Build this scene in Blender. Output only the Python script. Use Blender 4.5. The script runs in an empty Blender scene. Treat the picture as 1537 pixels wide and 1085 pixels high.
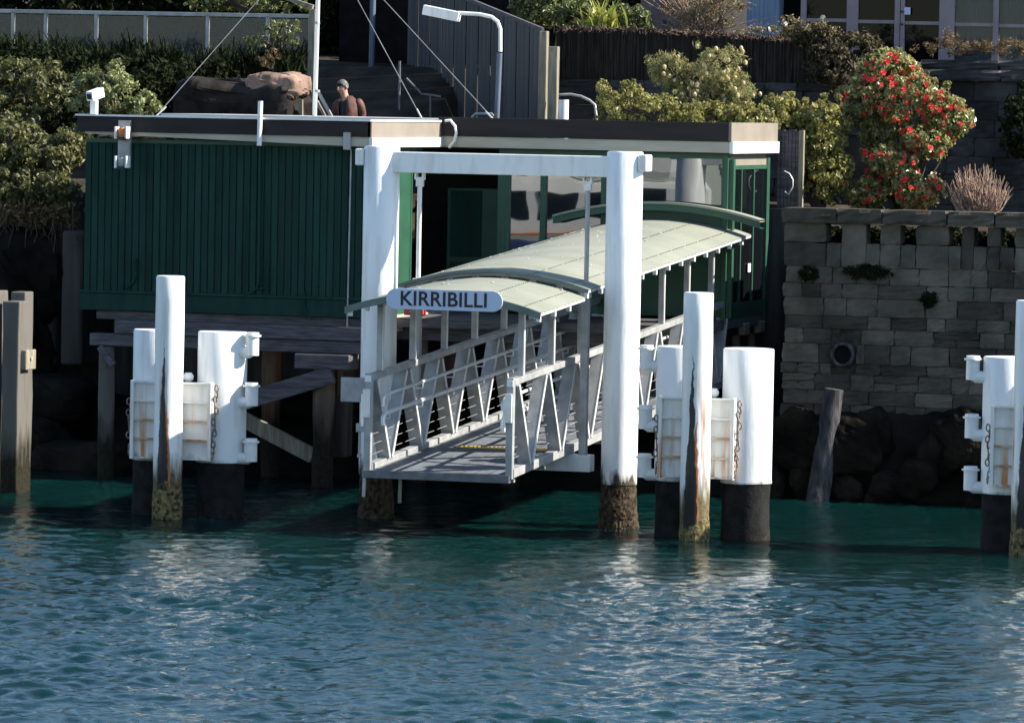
import bpy, math, random
import numpy as np
from mathutils import Vector, Matrix
R = math.radians
random.seed(7); rng = np.random.default_rng(11)
scene = bpy.context.scene
COL = scene.collection

# ------------------------------------------------------------------ camera
YAW, PIT, ROL, FPX, DIST, HGT = R(16.5), R(2.84), R(1.08), 7800.0, 74.3, 6.0
CP = Vector((DIST*math.sin(YAW), -DIST*math.cos(YAW), HGT))
FW = Vector((-math.sin(YAW)*math.cos(PIT), math.cos(YAW)*math.cos(PIT), -math.sin(PIT)))
R0 = Vector((math.cos(YAW), math.sin(YAW), 0)); U0 = R0.cross(FW)
RT = R0*math.cos(ROL) + U0*math.sin(ROL)
DN = R0*math.sin(ROL) - U0*math.cos(ROL)
cam = bpy.data.cameras.new('camera'); cam.sensor_width = 36; cam.sensor_fit = 'HORIZONTAL'
cam.lens = FPX/1537*36; cam.clip_start = 1; cam.clip_end = 5000
co = bpy.data.objects.new('camera', cam); COL.objects.link(co); scene.camera = co
M = Matrix((RT, -DN, -FW)).transposed().to_4x4(); M.translation = CP
co.matrix_world = M
def at(px, py, X=None, Y=None, Z=None):
    """survey helper: world point seen at a photo pixel, on a plane of known X, Y or Z"""
    r = FW*FPX + RT*(px-768.5) + DN*(py-542.5)
    t = (X-CP.x)/r.x if X is not None else (Y-CP.y)/r.y if Y is not None else (Z-CP.z)/r.z
    return CP + r*t

# ------------------------------------------------------------------ sky, sun, exposure
SUN_AZ, SUN_EL = R(11), R(35)          # azimuth from +X towards +Y
w = bpy.data.worlds.new('World'); scene.world = w; w.use_nodes = True
nt = w.node_tree
sk = nt.nodes.new('ShaderNodeTexSky'); sk.sky_type = 'NISHITA'; sk.sun_disc = False
sk.sun_elevation = SUN_EL; sk.sun_rotation = math.pi/2 - SUN_AZ
sk.air_density = 1.0; sk.dust_density = 0.15; sk.ozone_density = 2.5
bg = nt.nodes['Background']; bg.inputs['Strength'].default_value = 0.10
nt.links.new(sk.outputs[0], bg.inputs[0])
sl = bpy.data.lights.new('sun', 'SUN'); sl.energy = 5.0; sl.angle = R(0.53); sl.color = (1, .94, .84)
so = bpy.data.objects.new('sun', sl); COL.objects.link(so)
sd = Vector((math.cos(SUN_AZ)*math.cos(SUN_EL), math.sin(SUN_AZ)*math.cos(SUN_EL), math.sin(SUN_EL)))
so.rotation_euler = sd.to_track_quat('Z', 'Y').to_euler(); so.location = (60, 20, 60)
vs = scene.view_settings; vs.view_transform = 'Standard'; vs.look = 'None'; vs.gamma = 1; vs.exposure = 1.2
vs.use_curve_mapping = False

# ------------------------------------------------------------------ materials
MAT = {}
def mat(name, c1, c2=None, rough=.6, scale=3.0, detail=6, bump=0, bscale=None, metal=0, spec=None, stretch=(1,1,1),
        rnd=0, trans=0, lo=.35, hi=.65, emit=None):
    m = bpy.data.materials.new(name); m.use_nodes = True; n = m.node_tree.nodes; l = m.node_tree.links
    p = n['Principled BSDF']; p.inputs['Roughness'].default_value = rough; p.inputs['Metallic'].default_value = metal
    p.inputs['Specular IOR Level'].default_value = spec if spec is not None else (.10 if rough > .72 else .22 if rough > .5 else .5)
    tc = n.new('ShaderNodeTexCoord'); mp = n.new('ShaderNodeMapping'); mp.inputs['Scale'].default_value = stretch
    geo = n.new('ShaderNodeNewGeometry')
    l.new(geo.outputs['Position'], mp.inputs[0])
    c2 = c2 or tuple(x*.75 for x in c1)
    no = n.new('ShaderNodeTexNoise'); no.inputs['Scale'].default_value = scale; no.inputs['Detail'].default_value = detail
    l.new(mp.outputs[0], no.inputs['Vector'])
    cr = n.new('ShaderNodeValToRGB'); cr.color_ramp.elements[0].position = lo; cr.color_ramp.elements[1].position = hi
    cr.color_ramp.elements[0].color = (*c2, 1); cr.color_ramp.elements[1].color = (*c1, 1)
    l.new(no.outputs['Fac'], cr.inputs[0]); out = cr.outputs[0]
    if rnd:
        oi = n.new('ShaderNodeObjectInfo'); hs = n.new('ShaderNodeHueSaturation')
        mr = n.new('ShaderNodeMapRange'); mr.inputs[3].default_value = 1-rnd; mr.inputs[4].default_value = 1+rnd
        l.new(oi.outputs['Random'], mr.inputs[0]); l.new(mr.outputs[0], hs.inputs['Value']); l.new(out, hs.inputs['Color'])
        out = hs.outputs[0]
    l.new(out, p.inputs['Base Color'])
    if bump:
        nb = n.new('ShaderNodeTexNoise'); nb.inputs['Scale'].default_value = bscale or scale*4; nb.inputs['Detail'].default_value = 5
        l.new(mp.outputs[0], nb.inputs['Vector'])
        b = n.new('ShaderNodeBump'); b.inputs['Strength'].default_value = bump; b.inputs['Distance'].default_value = .03
        l.new(nb.outputs['Fac'], b.inputs['Height']); l.new(b.outputs[0], p.inputs['Normal'])
    if trans:
        tr = n.new('ShaderNodeBsdfTranslucent'); mx = n.new('ShaderNodeMixShader'); mx.inputs[0].default_value = trans
        l.new(out, tr.inputs[0]); l.new(p.outputs[0], mx.inputs[1]); l.new(tr.outputs[0], mx.inputs[2])
        l.new(mx.outputs[0], n['Material Output'].inputs[0])
    MAT[name] = m
    return m
def stained(name, base, dirt, z0, z1, rough=.45, rust=None, nsc=4.0, spread=.35, speck=0.12):
    """painted surface whose tide-zone growth and streaks follow height"""
    m = mat(name, base, tuple(x*k for x, k in zip(base, (.80, .79, .75))), rough=rough, scale=3.0, detail=10, stretch=(2.5, 2.5, .35), bump=.10, bscale=14, lo=.28, hi=.52)
    n = m.node_tree.nodes; l = m.node_tree.links; p = n['Principled BSDF']
    src = p.inputs['Base Color'].links[0].from_socket
    geo = [x for x in n if x.type == 'NEW_GEOMETRY'][0]
    sx = n.new('ShaderNodeSeparateXYZ'); l.new(geo.outputs['Position'], sx.inputs[0])
    mp = n.new('ShaderNodeMapping'); mp.inputs['Scale'].default_value = (1, 1, .22); l.new(geo.outputs['Position'], mp.inputs[0])
    no = n.new('ShaderNodeTexNoise'); no.inputs['Scale'].default_value = nsc*2.2; no.inputs['Detail'].default_value = 8
    l.new(mp.outputs[0], no.inputs[0])
    ad = n.new('ShaderNodeMath'); ad.operation = 'MULTIPLY_ADD'; ad.inputs[1].default_value = spread*2; ad.inputs[2].default_value = -spread
    l.new(no.outputs['Fac'], ad.inputs[0])
    a2 = n.new('ShaderNodeMath'); a2.operation = 'ADD'; l.new(sx.outputs[2], a2.inputs[0]); l.new(ad.outputs[0], a2.inputs[1])
    mr = n.new('ShaderNodeMapRange'); mr.inputs[1].default_value = z0; mr.inputs[2].default_value = z1
    mr.inputs[3].default_value = 1; mr.inputs[4].default_value = 0
    l.new(a2.outputs[0], mr.inputs[0])
    n2 = n.new('ShaderNodeTexNoise'); n2.inputs['Scale'].default_value = 22; n2.inputs['Detail'].default_value = 6
    l.new(geo.outputs['Position'], n2.inputs[0])
    cr = n.new('ShaderNodeValToRGB'); e = cr.color_ramp.elements
    e[0].position = .3; e[0].color = (dirt[0]*.35, dirt[1]*.35, dirt[2]*.3, 1); e[1].position = .72; e[1].color = (*dirt, 1)
    l.new(n2.outputs['Fac'], cr.inputs[0])
    mx = n.new('ShaderNodeMixRGB'); l.new(mr.outputs[0], mx.inputs[0]); l.new(cr.outputs[0], mx.inputs[2])
    if rust:
        mrx = n.new('ShaderNodeMixRGB'); mrx.inputs[2].default_value = (*rust[0], 1); l.new(src, mrx.inputs[1])
        mp3 = n.new('ShaderNodeMapping'); mp3.inputs['Scale'].default_value = (9, 9, .6); l.new(geo.outputs['Position'], mp3.inputs[0])
        n3 = n.new('ShaderNodeTexNoise'); n3.inputs['Scale'].default_value = 1.0; n3.inputs['Detail'].default_value = 4
        l.new(mp3.outputs[0], n3.inputs[0])
        r1 = n.new('ShaderNodeMapRange'); r1.inputs[1].default_value = rust[1]; r1.inputs[2].default_value = rust[1]+.12
        l.new(n3.outputs['Fac'], r1.inputs[0])
        r2 = n.new('ShaderNodeMapRange'); r2.inputs[1].default_value = rust[2]; r2.inputs[2].default_value = rust[2]+.9
        r2.inputs[3].default_value = 1; r2.inputs[4].default_value = 0; l.new(sx.outputs[2], r2.inputs[0])
        r3 = n.new('ShaderNodeMath'); r3.operation = 'MULTIPLY'; l.new(r1.outputs[0], r3.inputs[0]); l.new(r2.outputs[0], r3.inputs[1])
        l.new(r3.outputs[0], mrx.inputs[0]); src = mrx.outputs[0]
    l.new(src, mx.inputs[1]); l.new(mx.outputs[0], p.inputs['Base Color'])
    rr = n.new('ShaderNodeMapRange'); rr.inputs[3].default_value = rough; rr.inputs[4].default_value = .85
    l.new(mr.outputs[0], rr.inputs[0]); l.new(rr.outputs[0], p.inputs['Roughness'])
    return m

mat('white', (.80, .81, .80), (.64, .64, .60), rough=.45, scale=3, detail=10, stretch=(2, 2, .4), bump=.06, bscale=20, lo=.28, hi=.52)
stained('white_column', (.80, .81, .80), (.08, .06, .04), .66, .84, spread=.42)
stained('white_sleeve', (.80, .81, .80), (.09, .085, .06), .74, .84, spread=.10)
stained('white_pile', (.80, .81, .79), (.16, .13, .06), .55, .95, rust=((.30, .09, .03), .53, 1.5), spread=.45)
stained('white_panel', (.78, .78, .75), (.13, .11, .06), .72, .90, rust=((.55, .24, .07), .50, 1.0), spread=.2)
def wear_bands(name, bands):
    """long rubbed bands on the seaward face of a pile: (centre nx, half width low, half width high, z low, z high, colour)"""
    m = MAT[name]; n = m.node_tree.nodes; l = m.node_tree.links; p = n['Principled BSDF']
    geo = [x for x in n if x.type == 'NEW_GEOMETRY'][0]
    sp = n.new('ShaderNodeSeparateXYZ'); l.new(geo.outputs['Position'], sp.inputs[0]); sn = n.new('ShaderNodeSeparateXYZ'); l.new(geo.outputs['Normal'], sn.inputs[0])
    mp = n.new('ShaderNodeMapping'); mp.inputs['Scale'].default_value = (4, 4, 1.6); l.new(geo.outputs['Position'], mp.inputs[0])
    no = n.new('ShaderNodeTexNoise'); no.inputs['Scale'].default_value = 3; no.inputs['Detail'].default_value = 7; l.new(mp.outputs[0], no.inputs[0])
    for (c, w0, w1, z0, z1, colr, front) in bands:
        a = n.new('ShaderNodeMath'); a.operation = 'MULTIPLY_ADD'; a.inputs[1].default_value = .44; a.inputs[2].default_value = -.22-c; l.new(no.outputs['Fac'], a.inputs[0])
        b = n.new('ShaderNodeMath'); b.operation = 'ADD'; l.new(a.outputs[0], b.inputs[0]); l.new(sn.outputs[0], b.inputs[1])
        ab = n.new('ShaderNodeMath'); ab.operation = 'ABSOLUTE'; l.new(b.outputs[0], ab.inputs[0])
        wz = n.new('ShaderNodeMapRange'); wz.inputs[1].default_value = z0; wz.inputs[2].default_value = z1; wz.inputs[3].default_value = w0; wz.inputs[4].default_value = w1; l.new(sp.outputs[2], wz.inputs[0])
        df = n.new('ShaderNodeMath'); df.operation = 'SUBTRACT'; l.new(wz.outputs[0], df.inputs[0]); l.new(ab.outputs[0], df.inputs[1])
        mk = n.new('ShaderNodeMapRange'); mk.inputs[1].default_value = 0; mk.inputs[2].default_value = .06; l.new(df.outputs[0], mk.inputs[0])
        fr = n.new('ShaderNodeMath'); fr.operation = 'LESS_THAN'; fr.inputs[1].default_value = 0; l.new(sn.outputs[1], fr.inputs[0])
        mm = n.new('ShaderNodeMath'); mm.operation = 'MULTIPLY'; l.new(mk.outputs[0], mm.inputs[0]); l.new(fr.outputs[0], mm.inputs[1])
        src = p.inputs['Base Color'].links[0].from_socket
        mx = n.new('ShaderNodeMixRGB'); mx.inputs[2].default_value = (*colr, 1); l.new(mm.outputs[0], mx.inputs[0]); l.new(src, mx.inputs[1]); l.new(mx.outputs[0], p.inputs['Base Color'])
wear_bands('white_pile', [(.26, .34, -.06, .2, 2.3, (.45, .15, .04), 1), (-.05, .54, .0, .2, 2.7, (.018, .014, .012), 1)])
mat('old_pile', (.10, .095, .10), (.025, .024, .025), rough=.9, scale=4, detail=9, stretch=(3, 3, .7), bump=.5)
mat('rust', (.42, .20, .08), (.62, .55, .45), rough=.8, scale=6)
mat('growth', (.085, .06, .038), (.016, .014, .011), rough=.9, scale=14, bump=.6, bscale=30)
mat('pile_concrete', (.022, .022, .022), (.011, .011, .010), rough=.85, scale=6, bump=.4)
mat('chain', (.25, .24, .23), (.18, .12, .08), rough=.6, metal=.6, scale=10)
mat('alu', (.40, .40, .39), (.28, .28, .275), rough=.5, metal=.25, scale=5, bump=.05, bscale=30)
mat('alu_bright', (.74, .74, .72), (.6, .6, .58), rough=.38, metal=.3, scale=5)
mat('steel_dark', (.16, .17, .18), (.10, .10, .11), rough=.5, metal=.4, scale=6)
mat('deck', (.17, .185, .20), (.12, .13, .145), rough=.75, scale=8, bump=.2, bscale=60)
mat('tactile', (.75, .52, .17), (.6, .42, .12), rough=.7, scale=10)
mat('canopy', (.285, .29, .228), (.225, .232, .182), rough=.6, scale=1.3, detail=9, bump=.03, lo=.25, hi=.62)
mat('canopy_trim', (.14, .18, .155), (.10, .13, .11), rough=.5, scale=4)
mat('green_clad', (.0100, .042, .030), (.0052, .025, .019), rough=.72, scale=2.0, detail=9, stretch=(3, 3, .5), rnd=.22, lo=.3, hi=.6)
mat('green_trim', (.022, .085, .048), (.017, .068, .038), rough=.45, scale=3)
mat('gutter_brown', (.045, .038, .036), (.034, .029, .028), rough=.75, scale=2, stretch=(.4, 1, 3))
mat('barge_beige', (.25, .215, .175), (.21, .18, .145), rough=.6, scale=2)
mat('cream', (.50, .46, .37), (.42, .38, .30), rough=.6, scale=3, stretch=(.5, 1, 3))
mat('roof_top', (.55, .55, .52), (.45, .45, .43), rough=.6, scale=2)
mat('timber_grey', (.15, .14, .145), (.075, .07, .072), rough=.85, scale=5, stretch=(.6, 3, 6), bump=.4)
mat('timber_post', (.30, .27, .20), (.16, .14, .105), rough=.85, scale=4, stretch=(5, 5, .5), bump=.4)
stained('timber_pile', (.125, .115, .10), (.03, .028, .018), .5, 1.0, rough=.85, spread=.5)
stained('timber_red', (.20, .15, .12), (.03, .026, .02), .7, 1.7, rough=.9, spread=.6, rust=((.22, .08, .04), .5, 1.6))
mat('stone', (.125, .110, .086), (.045, .040, .031), rough=.9, scale=2.2, detail=10, bump=.5, bscale=14, rnd=.42, lo=.25, hi=.75)
mat('mortar', (.060, .055, .047), (.022, .020, .018), rough=.95, scale=8, bump=.5)
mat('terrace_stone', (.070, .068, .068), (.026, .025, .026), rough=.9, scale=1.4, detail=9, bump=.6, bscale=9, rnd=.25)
mat('rock', (.020, .016, .011), (.004, .0035, .0028), rough=.92, scale=1.6, detail=10, bump=.9, bscale=5)
mat('sandstone', (.33, .22, .165), (.14, .10, .08), rough=.92, scale=2.2, detail=9, bump=.9, bscale=7)
mat('soil', (.06, .048, .034), (.03, .025, .018), rough=.95, scale=2, bump=.5)
mat('concrete', (.085, .078, .07), (.028, .026, .024), rough=.9, scale=1.3, detail=9, stretch=(3, 3, .3), bump=.3)
mat('fence_metal', (.085, .088, .092), (.060, .063, .067), rough=.55, metal=.15, scale=2, stretch=(2, 2, .3))
mat('brush', (.060, .052, .042), (.03, .026, .022), rough=.95, scale=5, stretch=(4, 4, .6))
mat('brush_top', (.20, .14, .10), (.09, .065, .05), rough=.95, scale=6)
mat('mauve', (.30, .24, .25), (.25, .20, .21), rough=.6, scale=3)
mat('render_wall', (.16, .12, .12), (.12, .09, .09), rough=.9, scale=2)
mat('curtain', (.20, .27, .36), (.13, .18, .26), rough=.8, scale=3, stretch=(8, 1, .2))
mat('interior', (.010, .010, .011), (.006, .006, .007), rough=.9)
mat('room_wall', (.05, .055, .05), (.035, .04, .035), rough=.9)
mat('floor_wood', (.10, .085, .065), (.06, .05, .04), rough=.8, scale=5)
mat('sign_blue', (.50, .58, .72), (.47, .55, .69), rough=.4, scale=2)
mat('black', (.012, .012, .014), rough=.5)
mat('orange', (.75, .22, .03), (.6, .16, .02), rough=.35, scale=8)
mat('red', (.55, .06, .05), (.4, .04, .04), rough=.5)
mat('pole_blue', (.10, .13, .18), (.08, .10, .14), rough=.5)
mat('leaf_olive', (.44, .39, .12), (.11, .125, .033), rough=.42, scale=7, trans=.38, lo=.3, hi=.7)
mat('leaf_green', (.22, .23, .07), (.045, .07, .02), rough=.42, scale=8, trans=.25, lo=.3, hi=.7)
mat('leaf_dark', (.022, .030, .010), (.006, .010, .003), rough=.8, scale=6, trans=.15)
mat('leaf_camellia', (.46, .42, .17), (.11, .13, .04), rough=.26, scale=9, trans=.35, lo=.3, hi=.7)
mat('leaf_bright', (.48, .46, .10), (.18, .22, .04), rough=.5, scale=6, trans=.35)
mat('leaf_dry', (.24, .17, .085), (.10, .065, .035), rough=.8, scale=7, trans=.15)
mat('twig', (.42, .29, .22), (.22, .14, .10), rough=.85, scale=8)
mat('bark', (.10, .08, .06), (.05, .04, .03), rough=.9, scale=6, bump=.5)
mat('flower_red', (.85, .085, .07), (.62, .03, .035), rough=.55, scale=14, trans=.2)
mat('flower_cream', (.62, .52, .30), (.42, .30, .13), rough=.7, scale=14)
mat('flower_white', (.8, .74, .72), rough=.6)
mat('skin', (.52, .30, .22), (.45, .25, .18), rough=.5, scale=10)
mat('hair', (.20, .19, .175), (.07, .065, .06), rough=.7, scale=30)
mat('jacket', (.15, .07, .055), (.06, .028, .024), rough=.6, scale=6, bump=.3, bscale=14)
mat('shirt', (.045, .055, .065), (.03, .038, .045), rough=.8, scale=6)
mat('hull_white', (.75, .74, .70), (.68, .67, .63), rough=.35)
mat('hull_blue', (.03, .06, .16), rough=.35)
mat('rock_ledge', (.045, .037, .034), (.014, .012, .011), rough=.92, scale=2.2, detail=9, bump=.8, bscale=7)
mat('steps_stone', (.012, .011, .0105), (.006, .0055, .005), rough=.95, scale=4, bump=.3)
mat('leaf_shore', (.25, .235, .085), (.045, .058, .018), rough=.5, scale=6, trans=.35, lo=.35, hi=.7)
mat('leaf_bush', (.34, .35, .14), (.10, .13, .045), rough=.5, scale=7, trans=.25, lo=.3, hi=.7)
mat('leaf_protea', (.44, .40, .17), (.15, .16, .06), rough=.6, scale=6, trans=.35)
mat('leaf_hedge', (.13, .095, .05), (.03, .032, .014), rough=.7, scale=5, trans=.15)
mat('leaf_drygreen', (.34, .27, .15), (.11, .10, .045), rough=.7, scale=6, trans=.2)
mat('dead_stem', (.14, .10, .07), (.07, .05, .035), rough=.9, scale=6)
mat('lips', (.35, .14, .11), rough=.5)
def glass(name, tint=(.015, .02, .022), rough=.03, bump=.05, alpha=None, spec=.25):
    m = mat(name, tint, tint, rough=rough, spec=spec); n = m.node_tree.nodes; l = m.node_tree.links
    p = n['Principled BSDF']
    nb = n.new('ShaderNodeTexNoise'); nb.inputs['Scale'].default_value = 1.3; nb.inputs['Detail'].default_value = 1
    g = [x for x in n if x.type == 'NEW_GEOMETRY'][0]; l.new(g.outputs['Position'], nb.inputs[0])
    b = n.new('ShaderNodeBump'); b.inputs['Strength'].default_value = bump; b.inputs['Distance'].default_value = .1
    l.new(nb.outputs[0], b.inputs['Height']); l.new(b.outputs[0], p.inputs['Normal'])
    if alpha is not None:
        tr = n.new('ShaderNodeBsdfTransparent'); tr.inputs[0].default_value = (.75, .82, .85, 1)
        mx = n.new('ShaderNodeMixShader'); mx.inputs[0].default_value = alpha
        l.new(tr.outputs[0], mx.inputs[1]); l.new(p.outputs[0], mx.inputs[2]); l.new(mx.outputs[0], n['Material Output'].inputs[0])
    return m
def mirror_glass(name):
    m = glass(name, bump=.018); n = m.node_tree.nodes; l = m.node_tree.links
    gl = n.new('ShaderNodeBsdfGlossy'); gl.inputs['Roughness'].default_value = .01; gl.inputs[0].default_value = (.8, .82, .82, 1)
    p = n['Principled BSDF']; l.new(p.inputs['Normal'].links[0].from_socket, gl.inputs['Normal'])
    mx = n.new('ShaderNodeMixShader'); mx.inputs[0].default_value = .19
    l.new(p.outputs[0], mx.inputs[1]); l.new(gl.outputs[0], mx.inputs[2]); l.new(mx.outputs[0], n['Material Output'].inputs[0])
glass('glass_dark', (.004, .005, .006), spec=.12); glass('glass_rail', (.075, .10, .10), .05, .03, .42, spec=.5)
mirror_glass('glass_film')

def water_material():
    m = bpy.data.materials.new('water'); m.use_nodes = True; n = m.node_tree.nodes; l = m.node_tree.links
    p = n['Principled BSDF']; p.inputs['Roughness'].default_value = .045; p.inputs['IOR'].default_value = 1.333; p.inputs['Subsurface Weight'].default_value = 1; p.inputs['Subsurface Radius'].default_value = (.25, 1.0, .9); p.inputs['Subsurface Scale'].default_value = 1.6
    g = n.new('ShaderNodeNewGeometry')
    no = n.new('ShaderNodeTexNoise'); no.inputs['Scale'].default_value = .12; no.inputs['Detail'].default_value = 3
    l.new(g.outputs['Position'], no.inputs[0])
    cr = n.new('ShaderNodeValToRGB'); e = cr.color_ramp.elements
    e[0].position = .35; e[0].color = (.0015, .0145, .0135, 1); e[1].position = .65; e[1].color = (.0022, .021, .0205, 1)
    l.new(no.outputs[0], cr.inputs[0]); l.new(cr.outputs[0], p.inputs['Base Color'])
    mp = n.new('ShaderNodeMapping'); mp.inputs['Scale'].default_value = (1, 1.5, 1); mp.inputs['Rotation'].default_value = (0, 0, .3)
    l.new(g.outputs['Position'], mp.inputs[0])
    a = n.new('ShaderNodeTexNoise'); a.inputs['Scale'].default_value = 5; a.inputs['Detail'].default_value = 5; a.inputs['Roughness'].default_value = .6
    l.new(mp.outputs[0], a.inputs[0])
    b = n.new('ShaderNodeBump'); b.inputs['Strength'].default_value = 1.0; b.inputs['Distance'].default_value = .012
    l.new(a.outputs[0], b.inputs['Height']); l.new(b.outputs[0], p.inputs['Normal'])
    MAT['water'] = m
water_material()

# ------------------------------------------------------------------ mesh helpers
def wloc(o):
    v = Vector((0, 0, 0))
    while o: v += o.location; o = o.parent
    return v
class MB:
    def __init__(s): s.v = []; s.f = []; s.sm = []
    def add(s, vs, fs, smooth=False):
        b = len(s.v); s.v += [tuple(x) for x in vs]; s.f += [tuple(i+b for i in f) for f in fs]; s.sm += [smooth]*len(fs); return s
    def box(s, c, d, rot=None):
        h = [x/2 for x in d]; c = Vector(c); vs = []
        for z in (-1, 1):
            for y in (-1, 1):
                for x in (-1, 1):
                    q = Vector((x*h[0], y*h[1], z*h[2]));
                    if rot is not None: q = rot @ q
                    vs.append(c+q)
        return s.add(vs, [(0, 2, 3, 1), (4, 5, 7, 6), (0, 1, 5, 4), (2, 6, 7, 3), (0, 4, 6, 2), (1, 3, 7, 5)])
    def b2(s, p, q):
        return s.box([(a+b)/2 for a, b in zip(p, q)], [abs(a-b) for a, b in zip(p, q)])
    def bar(s, p, q, w, h, side=Vector((1, 0, 0))):
        """box from p to q; w measured along 'side', h across"""
        p = Vector(p); q = Vector(q); d = (q-p); L = d.length; d.normalize()
        x = Vector(side); x = (x-d*x.dot(d)).normalized(); y = d.cross(x)
        return s.box((p+q)/2, (w, h, L), Matrix((x, y, d)).transposed())
    def tube(s, p, q, r, r2=None, n=12, caps=True, smooth=True):
        return s.path([p, q], [r, r if r2 is None else r2], n, caps, smooth)
    def path(s, pts, r, n=8, caps=True, smooth=True):
        pts = [Vector(p) for p in pts]; rs = r if isinstance(r, (list, tuple)) else [r]*len(pts)
        rings = []; prev = None
        for i, p in enumerate(pts):
            d = (pts[min(i+1, len(pts)-1)]-pts[max(i-1, 0)]).normalized()
            ref = prev if prev is not None else (Vector((1, 0, 0)) if abs(d.x) < .9 else Vector((0, 1, 0)))
            x = (ref-d*ref.dot(d)).normalized(); prev = x; y = d.cross(x)
            rings.append([p+(x*math.cos(2*math.pi*k/n)+y*math.sin(2*math.pi*k/n))*rs[i] for k in range(n)])
        vs = [v for g in rings for v in g]; fs = []
        for i in range(len(pts)-1):
            for k in range(n):
                a = i*n+k; b = i*n+(k+1) % n; fs.append((a, b, b+n, a+n))
        s.add(vs, fs, smooth)
        if caps:
            s.add(rings[0], [tuple(range(n-1, -1, -1))]); s.add(rings[-1], [tuple(range(n))])
        return s
    def lathe(s, c, prof, n=24, jit=0):
        c = Vector(c); vs = []; fs = []
        for (r, z) in prof:
            for k in range(n):
                rr = r*(1+(random.uniform(-jit, jit) if r > 0 else 0)); t = 2*math.pi*k/n
                vs.append(c+Vector((rr*math.cos(t), rr*math.sin(t), z)))
        for i in range(len(prof)-1):
            for k in range(n):
                a = i*n+k; b = i*n+(k+1) % n; fs.append((a, b, b+n, a+n))
        s.add(vs, fs, True)
        s.add([vs[-n+k] for k in range(n)], [tuple(range(n))]); s.add([vs[k] for k in range(n)], [tuple(range(n-1, -1, -1))])
        return s
    def extr(s, poly, axis, a, b):
        """polygon in the two other axes, extruded along axis from a to b"""
        def P(u, v, t): return {'x': (t, u, v), 'y': (u, t, v), 'z': (u, v, t)}[axis]
        n = len(poly); vs = [P(u, v, a) for u, v in poly]+[P(u, v, b) for u, v in poly]
        fs = [tuple(range(n)), tuple(range(2*n-1, n-1, -1))]+[(i, i+n, (i+1) % n+n, (i+1) % n) for i in range(n)]
        return s.add(vs, fs)
    def build(s, name, m, parent=None, bevel=0, seg=2, loc=None):
        me = bpy.data.meshes.new(name); off = wloc(parent) if parent else (Vector(loc) if loc is not None else Vector((0, 0, 0)))
        me.from_pydata([(x-off.x, y-off.y, z-off.z) for x, y, z in s.v], [], s.f)
        me.polygons.foreach_set('use_smooth', s.sm); me.update()
        import bmesh
        bm = bmesh.new(); bm.from_mesh(me); bmesh.ops.recalc_face_normals(bm, faces=bm.faces); bm.to_mesh(me); bm.free()
        me.materials.append(MAT[m]); o = bpy.data.objects.new(name, me); COL.objects.link(o)
        if parent: o.parent = parent
        elif loc is not None: o.location = loc
        if bevel:
            b = o.modifiers.new('bevel', 'BEVEL'); b.width = bevel; b.segments = seg; b.limit_method = 'ANGLE'; b.angle_limit = R(40)
        return o
def tag(o, label=None, cat=None, group=None, kind=None):
    for k, v in (('label', label), ('category', cat), ('group', group), ('kind', kind)):
        if v: o[k] = v
    return o
def thing(name, label, cat, loc=(0, 0, 0), group=None):
    o = bpy.data.objects.new(name, None); COL.objects.link(o); o.location = loc; o.empty_display_size = .2
    return tag(o, label, cat, group)
def mesh_np(name, V, F, m, parent=None, smooth=False):
    me = bpy.data.meshes.new(name); off = wloc(parent) if parent else Vector((0, 0, 0))
    V = np.asarray(V, dtype=np.float32)-np.array(off, dtype=np.float32); F = np.asarray(F, dtype=np.int32); k = F.shape[1]
    me.vertices.add(len(V)); me.vertices.foreach_set('co', V.ravel())
    me.loops.add(F.size); me.loops.foreach_set('vertex_index', F.ravel())
    me.polygons.add(len(F)); me.polygons.foreach_set('loop_start', np.arange(0, F.size, k, dtype=np.int32))
    me.polygons.foreach_set('use_smooth', np.full(len(F), smooth)); me.update(calc_edges=True); me.validate()
    me.materials.append(MAT[m]); o = bpy.data.objects.new(name, me); COL.objects.link(o)
    if parent: o.parent = parent
    return o
def vnoise(P, s=1.0, seed=0, oct=3):
    """cheap smooth 3D noise from summed sines, about -1..1"""
    g = np.random.default_rng(seed); out = np.zeros(len(P)); amp = 1; tot = 0
    for o in range(oct):
        for k in range(5):
            d = g.normal(size=3); d /= np.linalg.norm(d); out += amp*np.sin((P@d)*s*(2**o)*g.uniform(.7, 1.4)+g.uniform(0, 6.28))*.45
        tot += amp; amp *= .55
    return out/tot

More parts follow.
